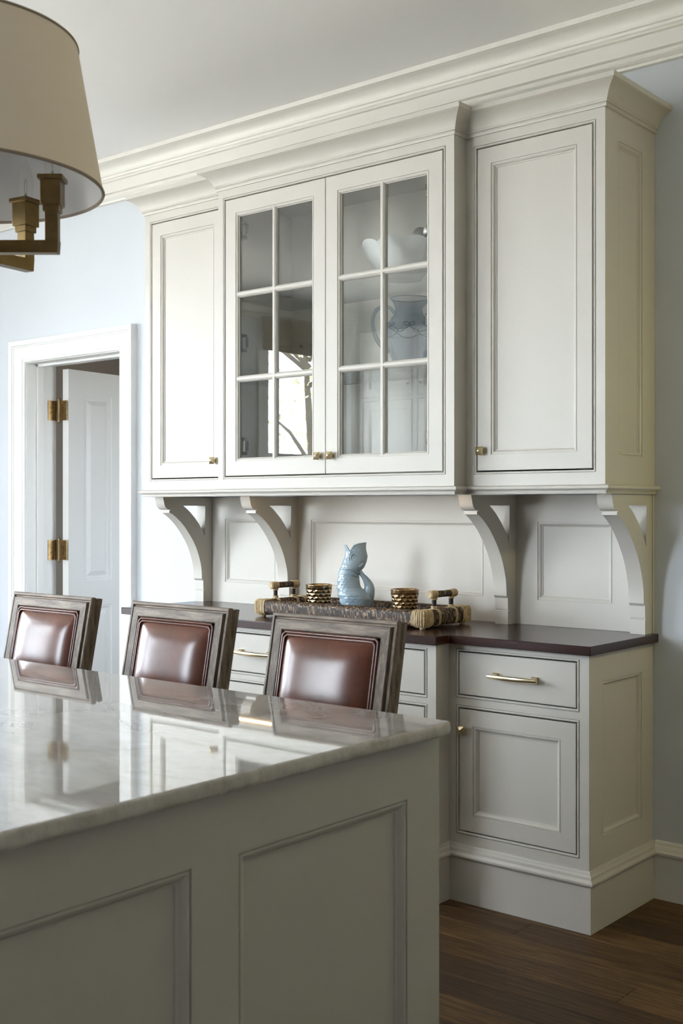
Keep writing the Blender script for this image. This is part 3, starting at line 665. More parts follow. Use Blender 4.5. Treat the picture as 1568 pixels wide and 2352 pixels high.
# worktop
LX1, LX0 = 0.4542, -1.7742; LC1, LC0 = -0.083, -1.237; YL, YLC = -0.4653, -0.5424; ZT, ZTB = 0.914, 0.8844
m = MB(); pts = [(-1.795, 0), (-1.795, -0.4953), (-1.2584, -0.4953), (-1.2584, -0.5724), (-0.0616, -0.5724), (-0.0616, -0.4953), (0.4751, -0.4953), (0.4751, 0)]
m.prism([(x, y-0.001, ZTB) for x, y in pts], (0, 0, ZT-ZTB))
wt = m.build('worktop', 'counter', None, bevel=0.002); tag(wt, 'dark mahogany worktop running along the hutch', 'worktop')
PL = [(0.0, 0.0), (0.0112, 0.0), (0.0112, 0.150), (0.018, 0.152), (0.0225, 0.158), (0.0225, 0.164), (0.018, 0.170), (0.0155, 0.173), (0.014, 0.182), (0.009, 0.187), (0.008, 0.192), (0.005, 0.197), (0.0, 0.1985)]
def base_body(r, x0, x1, yf, openings, sides, path):
    m = MB(); ZB = 0.0
    face_with_beads(m, (x0, yf, ZB), (1, 0, 0), (0, 0, 1), (0, -1, 0), x1-x0, ZTB-0.0005-ZB, [(a-x0, b-x0, c-ZB, d-ZB) for a, b, c, d in openings], 0.03)
    for xs, N in ((x0, -1), (x1, 1)):
        if sides == N: side_panel(m, xs, yf, -0.001, ZB, ZTB-0.0005, (N, 0, 0), (0.092, 0.375, 0.292, 0.790))
        else: m.quad((xs, yf, ZB), (xs, -0.001, ZB), (xs, -0.001, ZTB-.0005), (xs, yf, ZTB-.0005))
    m.quad((x0, -.001, ZB), (x1, -.001, ZB), (x1, -.001, ZTB-.0005), (x0, -.001, ZTB-.0005)); m.quad((x0, yf, ZTB-.0005), (x1, yf, ZTB-.0005), (x1, -.001, ZTB-.0005), (x0, -.001, ZTB-.0005))
    m.build('carcass', 'cream', r, angle=25)
    MB().sweep([(p[0], p[1], 0.0005) for p in path], PL).build('plinth', 'cream', r, angle=28)
def slab(r, a, b, c, d, yf, prof, name):
    return MB().rings((a+GAP, yf, c+GAP), (1, 0, 0), (0, 0, 1), (0, -1, 0), b-a-2*GAP, d-c-2*GAP, prof, back=True).build(name, 'cream', r, angle=25)
def base_side(right):
    lab = 'cream base cabinet with one drawer over a panelled door at the right end' if right else 'cream base cabinet nearest the doorway, mostly behind the bar chairs'
    x0, x1 = (LC1+0.0005, LX1) if right else (LX0, LC0-0.0005)
    r = thing('base_cabinet', lab, 'cabinet', ((x0+x1)/2, -0.001, 0), group='base cabinets of the hutch')
    d0, d1 = (-0.0437, 0.4116) if right else (2*AX-0.4116, 2*AX+0.0437)
    ops = [(d0, d1, 0.7065, 0.8585), (d0, d1, 0.2396, 0.6638)]
    path = [(x0, YL, 0), (x1, YL, 0), (x1, -0.001, 0)] if right else [(x0, -0.001, 0), (x0, YL, 0), (x1, YL, 0)]
    base_body(r, x0, x1, YL, ops, 1 if right else -1, path)
    dw = slab(r, *ops[0], YL, SLAB, 'drawer'); pull(dw, (d0+d1)/2, YL, 0.785)
    do = slab(r, *ops[1], YL, DOORP(0.055), 'door'); knob(do, d0+0.022 if right else d1-0.022, YL, 0.590)
base_side(True); base_side(False)
r = thing('base_cabinet', 'wide cream base cabinet with drawers in the middle of the hutch', 'cabinet', (AX, -0.001, 0), group='base cabinets of the hutch')
cols = [(-1.1917, -0.679), (-0.641, -0.1283)]; rws = [(0.7055, 0.861), (0.462, 0.668), (0.2396, 0.4245)]
base_body(r, LC0, LC1, YLC, [(a, b, c, d) for a, b in cols for c, d in rws], 0, [(LC0, YL+0.03, 0), (LC0, YLC, 0), (LC1, YLC, 0), (LC1, YL+0.03, 0)])
for a, b in cols:
    for c, d in rws:
        dw = slab(r, a, b, c, d, YLC, SLAB, 'drawer'); pull(dw, (a+b)/2, YLC, (c+d)/2+0.002)

# ------------------------------------------------------------------ island
IX1, IX0, IYF, IYN = 0.9479, -2.1, -1.945, -3.16
isl = thing('kitchen_island', 'taupe panelled kitchen island under the pale stone top', 'island', (-0.6, -2.5, 0))
EX = 0.9197; YE0, YE1 = -3.13, -1.954; ZI = 0.9136; ZIT = 0.940
m = MB(); pan = [(-3.0441, -2.6047), (-2.503, -2.057)]; PZT = 0.8059
O = Vector((EX, YE0, 0)); 
m.face(O, (0, 1, 0), (0, 0, 1), YE1-YE0, ZI, [(a-YE0, b-YE0, 0.20, PZT) for a, b in pan])
m.quad((EX, YE1, 0), (EX-0.05, YE1, 0), (EX-0.05, YE1, ZI), (EX, YE1, ZI)); m.quad((EX, YE0, 0), (EX-0.05, YE0, 0), (EX-0.05, YE0, ZI), (EX, YE0, ZI)); m.quad((EX-0.05, YE0, 0), (EX-0.05, YE1, 0), (EX-0.05, YE1, ZI), (EX-0.05, YE0, ZI))
m.quad((EX, YE0, ZI), (EX, YE1, ZI), (EX-.05, YE1, ZI), (EX-.05, YE0, ZI))
m.build('end_frame', 'island', isl, angle=0)
for a, b in pan:
    MB().rings((EX, a, 0.20), (0, 1, 0), (0, 0, 1), (1, 0, 0), b-a, PZT-0.20, [(0, 0), (0.0008, -0.004), (0.003, -0.004), (0.0035, -0.0015), (0.008, -0.0015), (0.014, -0.005), (0.019, -0.011), (0.023, -0.0115), (0.0235, -0.014)]).build('end_panel', 'island', isl, angle=25)
MB().box(IX0+0.05, EX-0.051, YE0, -2.27, 0.0, ZI).build('body', 'island', isl)
MB().box(IX0+0.03, IX0+0.05, YE0, YE1, 0.0, ZI).build('far_end_frame', 'island', isl)
# stone top with a chiselled edge
def island_top():
    t = thing('island_top', 'polished pale grey stone island top with chiselled edge', 'worktop', ((IX0+IX1)/2, (IYF+IYN)/2, ZI+0.0005))
    m = MB(); e = 0.006
    m.quad((IX0+e, IYN+e, ZIT), (IX1-e, IYN+e, ZIT), (IX1-e, IYF-e, ZIT), (IX0+e, IYF-e, ZIT)); m.quad((IX0+e, IYN+e, ZI+.0006), (IX1-e, IYN+e, ZI+.0006), (IX1-e, IYF-e, ZI+.0006), (IX0+e, IYF-e, ZI+.0006))
    m.build('slab', 'stone', t)
    # edge strip all round
    rc = 0.018; path = []
    def seg(p, q, n):
        for k in range(n): path.append((p[0]+(q[0]-p[0])*k/n, p[1]+(q[1]-p[1])*k/n))
    cs = [((IX1-rc, IYF-rc), 90, 0), ((IX1-rc, IYN+rc), 0, -90), ((IX0+rc, IYN+rc), -90, -180), ((IX0+rc, IYF-rc), 180, 90)]
    prev = (IX0+rc, IYF)
    for (c, a0, a1) in cs:
        st = (c[0]+rc*math.cos(math.radians(a0)), c[1]+rc*math.sin(math.radians(a0)))
        L = math.hypot(st[0]-prev[0], st[1]-prev[1]); seg(prev, st, max(2, int(L/0.006)))
        for k in range(6): a = math.radians(a0+(a1-a0)*k/6); path.append((c[0]+rc*math.cos(a), c[1]+rc*math.sin(a)))
        prev = (c[0]+rc*math.cos(math.radians(a1)), c[1]+rc*math.sin(math.radians(a1)))
    prof = [(-0.0065, ZIT), (-0.003, ZIT-.0008), (-0.0008, ZIT-.0028), (0, ZIT-.007), (0.0006, ZIT-.012), (0.0006, ZIT-.017), (0, ZIT-.021), (-0.0015, ZIT-.0245), (-0.0065, ZI+0.0006)]
    e2 = MB(); n = len(path); cx, cy = (IX0+IX1)/2, (IYF+IYN)/2
    for k, (x, y) in enumerate(path):
        ax, ay = path[k-1]; bx_, by = path[(k+1) % n]; d = Vector((bx_-ax, by-ay, 0)).normalized(); nrm = Vector((-d.y, d.x, 0))
        if nrm.dot(Vector((x-cx, y-cy, 0))) < 0: nrm = -nrm
        for j, (o, z) in enumerate(prof):
            amp = 0.0 if j in (0, len(prof)-1) else 0.0022
            dn = amp*(noise.noise(Vector((x*55, y*55, z*60)))+0.6*noise.noise(Vector((x*130, y*130, z*140))))
            e2.v.append(Vector((x, y, z))+nrm*(o+dn))
    np_ = len(prof)
    for k in range(n):
        a, b = k*np_, ((k+1) % n)*np_
        for j in range(np_-1): e2.f.append((a+j, b+j, b+j+1, a+j+1))
    e2.build('chiselled_edge', 'stone_edge', t, angle=60)
island_top()

# ------------------------------------------------------------------ bar chairs
def bar_chair(x, y, rz, lab):
    """local frame: origin on the floor under the back's top centre, the sitter faces -y"""
    r = thing('bar_chair', lab, 'chair', (x, y, 0), rz, 'leather bar chairs at the island')
    def put(mb, name, mat, parent=None, **k):
        o = mb.build(name, mat, None, **k); o.parent = parent or r; return o
    K = 0.868; W = 0.44*K; zt, zb = 1.0954, 0.775; tl = math.atan(0.197); H = (zt-zb)/math.cos(tl)
    V = Vector((0, math.sin(tl), math.cos(tl))); N = Vector((0, -math.cos(tl), math.sin(tl))); U = Vector((1, 0, 0))
    O = Vector((-W/2, 0, zt))-V*H
    fr = [(0.004, -0.052), (0, -0.048), (0, -0.036), (0.004, -0.031), (0.004, -0.025), (0, -0.020), (0, -0.010), (0.003, -0.006), (0.010, -0.005), (0.0135, -0.011), (0.0165, -0.011), (0.020, -0.001), (0.046, 0.0), (0.049, -0.004), (0.050, -0.012)]
    fr = [(a*K, b*K) for a, b in fr]
    top = MB(); side = MB()
    # split the mitred frame into rails and stiles
    e0, e1 = .004*K, .05*K; full = MB().rings(O, U, V, N, W, H, fr+[(0.050*K, -0.052*K)], cap=False)
    nf = len(fr)
    for k in range(4):
        pm = MB()
        for q in range(nf): 
            f = full.f[q*4+k]; pm.quad(*[full.v[i] for i in f])
        pm.quad(*[O+U*a+V*b+N*-0.052*K for a, b in [((e0, e0), (W-e0, e0), (W-e1, e1), (e1, e1)), ((W-e0, e0), (W-e0, H-e0), (W-e1, H-e1), (W-e1, e1)), ((W-e0, H-e0), (e0, H-e0), (e1, H-e1), (W-e1, H-e1)), ((e0, H-e0), (e0, e0), (e1, e1), (e1, H-e1))][k]])
        put(pm, ('bottom_rail', 'back_stile', 'top_rail', 'back_stile')[k], 'oakv' if k % 2 else 'oak', angle=30)
    # leather pad, domed, with double piping
    pd = MB(); n = 28; i0 = 0.060*K; pw, ph = W-2*i0, H-2*i0
    def dome(a, b): return 0.022*((1-abs(2*a-1)**4.5)*(1-abs(2*b-1)**4.5))**0.8+0.004*(1-(2*a-1)**2)*(1-(2*b-1)**2)-0.005
    for j in range(n+1):
        for i in range(n+1):
            a, b = i/n, j/n; pd.v.append(O+U*(i0+pw*a)+V*(i0+ph*b)+N*dome(a, b))
    for j in range(n):
        for i in range(n): k = j*(n+1)+i; pd.f.append((k, k+1, k+n+2, k+n+1))
    pad = put(pd, 'back_pad', 'leather', angle=80)
    for ins, rr, nn in ((0.0535*K, 0.0037, -0.002), (0.0615*K, 0.0037, -0.001)):
        pts = []
        c = 0.008
        for (a, b) in ((ins+c, ins), (W-ins-c, ins), (W-ins, ins+c), (W-ins, H-ins-c), (W-ins-c, H-ins), (ins+c, H-ins), (ins, H-ins-c), (ins, ins+c)): pts.append(O+U*a+V*b+N*nn)
        sm = []
        for k in range(8):
            p, q = pts[k], pts[(k+1) % 8]; L = (q-p).length; ns = max(2, int(L/0.02))
            for s in range(ns): sm.append(p+(q-p)*s/ns)
        o = MB().tube(sm, rr, 8, closed=True, up=N).build('piping', 'leather', None, angle=80); o.parent = pad
    bk = MB().rings(O+N*-0.040, U, V, -N, W, H, [(e1, 0), (e1, 0.005), (0.065, 0.009)]); put(bk, 'back_panel', 'leather', angle=50)
    # seat and legs
    zs = 0.66; yb_ = O.y+0.02; yf = yb_-0.46
    sc = MB()
    n = 16
    def sd(a, b): return zs+0.045*((1-abs(2*a-1)**4)*(1-abs(2*b-1)**4))**0.6
    for j in range(n+1):
        for i in range(n+1): a, b = i/n, j/n; sc.v.append(Vector((-0.225+0.45*a, yf+0.44*b, sd(a, b))))
    for j in range(n):
        for i in range(n): k = j*(n+1)+i; sc.f.append((k, k+1, k+n+2, k+n+1))
    put(sc, 'seat_cushion', 'leather', angle=80)
    ap = MB(); ap.box(-0.225, 0.225, yf, yf+0.025, zs-0.07, zs+0.002); ap.box(-0.225, 0.225, yb_-0.045, yb_-0.02, zs-0.07, zs+0.002); ap.box(-0.225, -0.2, yf, yb_-0.02, zs-0.07, zs+0.002); ap.box(0.2, 0.225, yf, yb_-0.02, zs-0.07, zs+0.002)
    put(ap, 'seat_rail', 'oak', bevel=0.003)
    for sx in (-1, 1):
        lg = MB(); x_ = sx*0.2
        lg.rings((x_-0.021, yf+0.002, zs-0.07), (1, 0, 0), (0, 1, 0), (0, 0, -1), 0.042, 0.042, [(0, 0), (0.002, 0.02), (0.009, zs-0.07-0.0005)], back=True); put(lg, 'leg', 'oakv')
        bl = MB(); pq = [Vector((x_, yb_-0.005, zb+0.03)), Vector((x_, yb_-0.02, zs-0.05)), Vector((x_, yb_+0.045, 0.0005))]
        bl.bar(pq[0]+V*0.02, pq[1], 0.038, 0.04, up=(1, 0, 0)); bl.prism([(x_-.019, pq[1].y-.02, zs-.03), (x_+.019, pq[1].y-.02, zs-.03), (x_+.019, pq[1].y+.02, zs-.03), (x_-.019, pq[1].y+.02, zs-.03)], (0, 0.06, -(zs-.03)+0.0005)); put(bl, 'leg', 'oakv')
    st = MB(); st.box(-0.2, 0.2, yf+0.012, yf+0.034, 0.20, 0.24); put(st, 'foot_rest', 'oak', bevel=0.002)
    for sx in (-1, 1): put(MB().bar((sx*0.2, yf+0.03, 0.28), (sx*0.2, yb_+0.01, 0.28), 0.02, 0.03), 'stretcher', 'oak')
    return r
bar_chair(0.4337, -1.703, math.radians(1.5), 'brown leather bar chair nearest the island corner, in front of the tray')
bar_chair(-0.1036, -1.703, 0, 'brown leather bar chair in the middle of the row of three')
bar_chair(-0.6591, -1.703, 0, 'brown leather bar chair in front of the white doorway')

# ------------------------------------------------------------------ pendant chandelier
def chandelier():
    D = 2.4; rt = Vector((math.cos(YAW), math.sin(YAW), 0)); fw = Vector((-math.sin(YAW), math.cos(YAW), 0))
    c = CAM+fw*D+rt*(D*(-110-784)/2697.7); c.z = 0
    top = thing('chandelier', 'chandelier with tapered beige drum shade and bronze candle arms above the island', 'chandelier', (c.x, c.y, RZ), YAW)
    def put(mb, name, mat, parent=None, **k):
        o = mb.build(name, mat, None, **k); o.parent = parent or top; o.location = (0, 0, -RZ) if parent is None else (0, 0, 0); return o
    zb, zt, Rb, Rt = 2.008, 2.304, 0.3035, 0.251
    n = 96
    sh = put(MB().lathe([(Rb, zb), (Rt, zt)], n), 'lamp_shade', 'linen', angle=80)
    o = MB().lathe([(Rb-0.002, zb), (Rt-0.002, zt)], n).build('shade_lining', 'lining', None, angle=80); o.parent = sh
    for R, z, s in ((Rb, zb, 1), (Rt, zt, -1)):
        o = MB().tube([(R*math.cos(2*PI*k/n)-0.0008*math.cos(2*PI*k/n), R*math.sin(2*PI*k/n)-0.0008*math.sin(2*PI*k/n), z) for k in range(n)], 0.0035, 8, closed=True, up=(0, 0, 1)).build('shade_binding', 'trimtape', None, angle=80); o.parent = sh
    z0 = 1.871; L = 0.205; b = 0.0255
    put(MB().box(-0.03, 0.03, -0.03, 0.03, z0-0.004, z0+0.034), 'hub', 'bronze', bevel=0.003)
    put(MB().tube([(0, 0, z0+0.03), (0, 0, RZ-0.02)], 0.010, 16), 'stem', 'bronze'); put(MB().lathe([(0.002, RZ-0.03), (0.055, RZ-0.028), (0.065, RZ-0.012), (0.065, RZ-0.0005)], 32, cap0=True), 'ceiling_canopy', 'bronze')
    sp = MB()
    for k in range(3): a = k*2*PI/3; sp.tube([(0, 0, zt-0.03), (Rt*math.cos(a), Rt*math.sin(a), zt-0.002)], 0.003, 8)
    put(sp, 'shade_spider', 'bronze')
    for k in range(6):
        a = k*PI/3; d = Vector((math.cos(a), math.sin(a), 0)); s = Vector((-d.y, d.x, 0)); u = Vector((0, 0, 1))
        am = MB(); am.obox(d*(0.03+(L+b/2-0.03)/2)+u*(z0+b/2), d*((L+b/2-0.03)/2), s*b/2, u*b/2)
        am.obox(d*L+u*(z0+b+0.040), d*b/2, s*b/2, u*0.040)
        ar = put(am, 'arm', 'bronze', bevel=0.0012)
        cu = MB(); q = 0.0205
        cu.obox(d*L+u*(z0+0.091), d*0.0165, s*0.0165, u*0.007); cu.obox(d*L+u*(z0+0.123), d*q, s*q, u*0.026); cu.obox(d*L+u*(z0+0.1525), d*0.0255, s*0.0255, u*0.0045)
        o = cu.build('candle_cup', 'bronze', None, bevel=0.0012); o.parent = ar
        zb0 = z0+0.157
        bl = MB().lathe([(0.011, 0), (0.013, 0.004), (0.0165, 0.018), (0.0175, 0.030), (0.0165, 0.045), (0.012, 0.064), (0.006, 0.080), (0.0015, 0.089), (0.0003, 0.090)], 24, d*L+u*zb0, cap0=True)
        o = bl.build('bulb', 'bulbglass', None, angle=80); o.parent = ar
        fi = MB(); cc = d*L+u*zb0; fi.tube([cc, cc+u*0.012], 0.003, 8); fi.tube([cc+u*.012, cc+u*.022+s*.004, cc+u*0.038+s*.003, cc+u*0.045, cc+u*0.038-s*.003, cc+u*.022-s*.004, cc+u*.012], 0.0006, 6)
        o2 = fi.build('filament', 'steel', None); o2.parent = ar
chandelier()

# ------------------------------------------------------------------ tray, jug and votive cups on the worktop
TX0, TX1, TY0, TY1 = -1.05, -0.212, -0.432, -0.128; RZ0 = 0.924; RH = 0.057; RW = 0.052
def woven(m, p, q, rw, rh, per=0.0062, na=52, ridge=0.0016):
    """rail of twisted seagrass: a rounded section with diagonal strands standing proud"""
    p, q = Vector(p), Vector(q); L = (q-p).length; d = (q-p)/L; s = d.cross(Vector((0, 0, 1))); u = Vector((0, 0, 1)); ns = max(8, int(L/0.00155)); nr = na//2
    if m.attr is None: m.attr = []
    i0 = len(m.v)
    for k in range(ns+1):
        t = L*k/ns
        for j in range(na):
            a = 2*PI*j/na; ca, sa = math.cos(a), math.sin(a); e = 0.55
            x = math.copysign(abs(ca)**e, ca)*rw/2; z = math.copysign(abs(sa)**e, sa)*rh/2
            row = (j*nr//na); ph = t/per+0.27*j
            fr = ph-math.floor(ph); h = math.sin(PI*fr)
            seed = math.sin(math.floor(ph)*12.9898+row*78.233+p.y*37.7)*43758.5453; seed = seed-math.floor(seed)-0.5
            m.v.append(p+d*t+(s*x+u*z)*(1+ridge/rw*2*(h-0.6))); m.attr.append(max(0, min(1, 0.62*h+0.75*seed+0.08)))
    for k in range(ns):
        for j in range(na): m.f.append((i0+k*na+j, i0+k*na+(j+1) % na, i0+(k+1)*na+(j+1) % na, i0+(k+1)*na+j))
    m.f.append(tuple(i0+j for j in reversed(range(na)))); m.f.append(tuple(i0+ns*na+j for j in range(na))); m.attr
    return m
def tray():
    r = thing('serving_tray', 'woven dark seagrass tray with pale rattan corners on the worktop', 'tray', ((TX0+TX1)/2, (TY0+TY1)/2, ZT))
    zc = RZ0+RH/2; xa, xb, ya, yb = TX0+RW/2, TX1-RW/2, TY0+RW/2, TY1-RW/2
    for p, q in (((xa, ya, zc), (xb, ya, zc)), ((xa, yb, zc), (xb, yb, zc)), ((xa, ya, zc), (xa, yb, zc)), ((xb, ya, zc), (xb, yb, zc))):
        woven(MB(), p, q, RW, RH).build('woven_rail', 'seagrass', r, angle=80)
    bp = MB(); bp.attr = []; nx, ny = 150, 70
    for j in range(ny+1):
        for i in range(nx+1):
            x = xa+(xb-xa)*i/nx; y = ya+(yb-ya)*j/ny; h = math.sin(i*PI/2+(j % 2)*PI/2)
            bp.v.append(Vector((x, y, RZ0+0.012+0.0015*h))); bp.attr.append(max(0, min(1, 0.3+0.25*h+0.5*noise.noise(Vector((i*.5, j*.9, 3))))))
    for j in range(ny):
        for i in range(nx): k = j*(nx+1)+i; bp.f.append((k, k+1, k+nx+2, k+nx+1))
    bp.build('woven_base', 'seagrass', r, angle=80)
    # rattan wrapped corners: strands bent over the corner
    def wrap(axis, c, half, n, R=1.05, rr=0.0021):
        """closed rattan loops round a rail running along axis, centred at c"""
        mb = MB(); ax = Vector(axis); s = ax.cross(Vector((0, 0, 1)))
        for k in range(n):
            t = -half+2*half*(k+0.5)/n; pts = []
            for j in range(22):
                a = 2*PI*j/22; ca, sa = math.cos(a), math.sin(a); e = 0.6
                pts.append(Vector(c)+ax*t+s*math.copysign(abs(ca)**e, ca)*RW/2*R+Vector((0, 0, 1))*math.copysign(abs(sa)**e, sa)*RH/2*R)
            mb.tube(pts, rr, 6, closed=True, up=ax)
        return mb
    for cx, sx in ((xa, -1), (xb, 1)):
        for cy, sy in ((ya, -1), (yb, 1)):
            cb = MB()
            # solid rounded corner under the strands
            cb.lathe([(0.004, -RH*0.53), (RW*0.42, -RH*0.51), (RW*0.52, -RH*0.40), (RW*0.56, 0), (RW*0.52, RH*0.40), (RW*0.42, RH*0.51), (0.004, RH*0.53)], 32, (cx, cy, zc), lambda r_, z_, t_: r_/(abs(math.cos(t_))**4+abs(math.sin(t_))**4)**0.25*0.94, cap0=True, cap1=True)
            corner = cb.build('corner_block', 'rattan', r, angle=80)
            st = MB()
            for ax, c in (((1, 0, 0), (cx-sx*0.018, cy, zc)), ((0, 1, 0), (cx, cy-sy*0.018, zc))):
                w_ = wrap(ax, c, 0.013, 6); off = len(st.v); st.v += w_.v; st.f += [tuple(i+off for i in f) for f in w_.f]
            # vertical strands round the outside of the corner
            for k in range(9):
                a = math.atan2(sy, sx)+math.radians(-72+18*k); pts = []
                for j in range(9):
                    t = -1+2*j/8; rad = RW*0.56*(1-abs(t)**5*0.25)/(abs(math.cos(a))**4+abs(math.sin(a))**4)**0.25*0.95; pts.append((cx+rad*math.cos(a), cy+rad*math.sin(a), zc+t*RH*0.53))
                st.tube(pts, 0.0030, 6, up=(math.cos(a), math.sin(a), 0))
            o = st.build('rattan_strand', 'rattan', None, angle=80); o['kind'] = 'stuff'; o.parent = corner; o.matrix_parent_inverse = world_of(corner).inverted()
            MB().lathe([(0.010, ZT+0.0004), (0.011, ZT+0.004), (0.011, RZ0+0.003)], 16, (cx, cy, 0), cap0=True, cap1=True).build('foot', 'rattan', r)
    for cx in (xa, xb):
        ym = (ya+yb)/2; hh = 0.066; half = 0.080
        hz = RZ0+RH+hh-0.012
        g = MB(); woven(g, (cx, ym-half, hz), (cx, ym+half, hz), 0.023, 0.023, 0.007, 14, 0.0012)
        hd = g.build('handle_grip', 'seagrass', r, angle=80)
        for s in (-1, 1):
            py = ym+s*(half-0.026)
            p = MB(); woven(p, (cx, py, RZ0+RH-0.004), (cx, py, hz-0.008), 0.016, 0.016, 0.007, 14, 0.0008) if False else p.tube([(cx, py, RZ0+RH-0.006), (cx, py, hz-0.006)], 0.0085, 12)
            if p.attr is None: p.attr = [random.random()*0.5 for _ in p.v]
            p.build('handle_post', 'seagrass', r, angle=80)
            bnd = MB()
            for zz in (RZ0+RH+0.002, RZ0+RH+0.006, RZ0+RH+0.010, hz-0.014, hz-0.018): bnd.tube([(cx+0.0100*math.cos(2*PI*k/14), py+0.0100*math.sin(2*PI*k/14), zz) for k in range(14)], 0.0022, 6, closed=True, up=(0, 0, 1))
            for yy in [ym+s*(half-0.001-0.0042*k) for k in range(9)]: bnd.tube([(cx+0.0128*math.cos(2*PI*k/14), yy, hz+0.0128*math.sin(2*PI*k/14)) for k in range(14)], 0.0023, 6, closed=True, up=(0, 1, 0))
            bnd.lathe([(0.0005, 0), (0.0115, 0.0)], 14, (0, 0, 0)) if False else None
            w_ = wrap((0, 1, 0), (cx, py, zc), 0.0075, 3, 1.05, 0.0022); off = len(bnd.v); bnd.v += w_.v; bnd.f += [tuple(i+off for i in f) for f in w_.f]
            bnd.build('rattan_binding', 'rattan', r, angle=80)['kind'] = 'stuff'
            MB().tube([(cx, ym+s*(half-0.001), hz), (cx, ym+s*(half+0.004), hz)], [0.0125, 0.0105], 14).build('grip_end', 'rattan', r)
tray()
TB = RZ0+0.0142
def votive(x, y, mat, lab, h=0.105, r0=0.042, r1=0.054):
    m = MB(); nz, nt_ = 60, 120; rows = 6.5; colsn = 13
    def fn(r, z, t):
        v = (z-0.006)/(h-0.018)
        if v < 0 or v > 1: return r
        best = 9.0; u = t*colsn/(2*PI)
        for row in range(int(v*rows)-1, int(v*rows)+3):
            fv = v*rows-row; ph = u+(0.5 if row % 2 else 0); fu = ph-math.floor(ph)-0.5; best = min(best, math.hypot(fu, fv*0.80))
        return r-0.0050*max(0.0, 1-(best/0.60)**2)+0.0018
    prof = [(r0-0.006, 0), (r0, 0.002)]+[(r0+(r1-r0)*(k/nz), 0.004+(h-0.006)*k/nz) for k in range(nz+1)]+[(r1+0.0005, h), (r1-0.002, h+0.0012), (r1-0.004, h)]+[(r1-0.006-(r1-r0)*(1-k/10)*1.0, 0.010+(h-0.012)*k/10) for k in range(10, -1, -1)]
    m.lathe(prof, nt_, (0, 0, 0), fn, cap0=True, cap1=True)
    o = m.build('votive_cup', mat, None, angle=80); o.location = (x, y, TB); tag(o, lab, 'cup', 'dimpled votive cups on the tray'); return o
votive(-0.838, -0.280, 'gold', 'dimpled gold mercury glass cup left of the fish jug')
votive(-0.411, -0.280, 'amber', 'dimpled amber brown glass cup right of the fish jug')
def fish_jug():
    k = 1/3104; Z = lambda y: (953-y)*k; X = lambda x: (x-600)*k
    root = thing('fish_jug', 'pale blue glazed fish-shaped jug standing in the tray', 'jug', (-0.645, -0.288, TB), math.radians(39))
    def put(mb, name, mat='glaze', **kw):
        o = mb.build(name, mat, None, **kw); o.parent = root; return o
    sec = [(953, 480, 722), (945, 462, 746), (900, 446, 784), (835, 424, 806), (770, 404, 812), (715, 391, 790), (670, 385, 720), (635, 383, 676), (600, 383, 662), (500, 390, 650), (440, 404, 676), (380, 428, 718), (320, 452, 742), (260, 472, 752), (215, 479, 742), (170, 477, 730), (120, 472, 728)]
    def at(y):
        for (a, l0, r0), (b, l1, r1) in zip(sec, sec[1:]):
            if b <= y <= a: t = (a-y)/(a-b); t = t*t*(3-2*t)*0.5+t*0.5; return l0+(l1-l0)*t, r0+(r1-r0)*t
        return sec[-1][1:]
    nz, na = 120, 120; m = MB(); top_ring = []
    def rim(a):        # mouth edge: upper jaw to the right, lower jaw tip to the left, notches between
        c = math.cos(a); pts = [(-1, 128), (-0.84, 131), (-0.56, 207), (-0.36, 168), (-0.1, 128), (0.3, 108), (1, 98)]
        for (c0, y0), (c1, y1) in zip(pts, pts[1:]):
            if c0 <= c <= c1: t = (c-c0)/(c1-c0); t = t*t*(3-2*t)*0.4+t*0.6; return y0+(y1-y0)*t
        return 98
    def ring(v, inner=0.0):
        out = []
        for j in range(na):
            a = 2*PI*j/na; yt = rim(a); y = 953+(yt-953)*v; l, r_ = at(max(y, 120)); cx, hw = (l+r_)/2, (r_-l)/2
            flat = 0.80 if y > 500 else 0.80-0.14*min(1, (500-y)/300)
            d = 0.0
            if y < 200: hw *= 1+0.05*(200-y)/100
            # overlapping scales on the flanks, ribs on the belly
            if 470 < y < 905 and not inner:
                win = min(1, (y-470)/60, (905-y)/60)
                ca = math.cos(a)
                if ca < -0.72: d = 5.0*win*math.sin((y)/14.0)*min(1, (-ca-0.72)/0.15)
                elif ca < 0.42:
                    kk = (y)/34.0; row = math.floor(kk); fv = kk-row; ph = a*16/(2*PI)*1.0+(0.5 if row % 2 else 0); fu = abs(ph-math.floor(ph)-0.5)*2
                    e = math.sqrt(fu*fu*0.9+fv*fv); d = 8.0*win*(max(0, 1-abs(e-0.55)*1.6)-0.4)*min(1, (0.42-ca)/0.2)*min(1, (ca+0.72)/0.1+0.3)
            if not inner:      # gill covers and brow
                d += 8*math.exp(-((y-(410+40*math.sin(a*1.0)*0+70*max(0, math.cos(a))))/9)**2)-6*math.exp(-((y-(425+70*max(0, math.cos(a))))/9)**2)
                d += 6*math.exp(-((y-(468+40*max(0, math.cos(a))))/8)**2)
            hh = hw+d-inner
            out.append(Vector((X(cx+hh*math.cos(a)), (hh*flat*math.sin(a))*k, Z(y))))
        return out
    rings_ = [ring(v/nz) for v in range(nz+1)]
    inner = [ring(1.0, 5)] + [ring(1-0.02*i, 13) for i in range(1, 16)]
    alln = rings_+inner
    for rg in alln: m.v += rg
    for q in range(len(alln)-1):
        for j in range(na): a, b = q*na, (q+1)*na; m.f.append((a+j, a+(j+1) % na, b+(j+1) % na, b+j))
    m.f.append(tuple(reversed(range(na)))); L = (len(alln)-1)*na; m.f.append(tuple(L+j for j in range(na)))
    put(m, 'body', angle=70)
    # lip rolled round the mouth
    lp = [ring(1.0, 2)[j] for j in range(na)]
    put(MB().tube(lp, 0.0021, 8, closed=True), 'lip', angle=80)
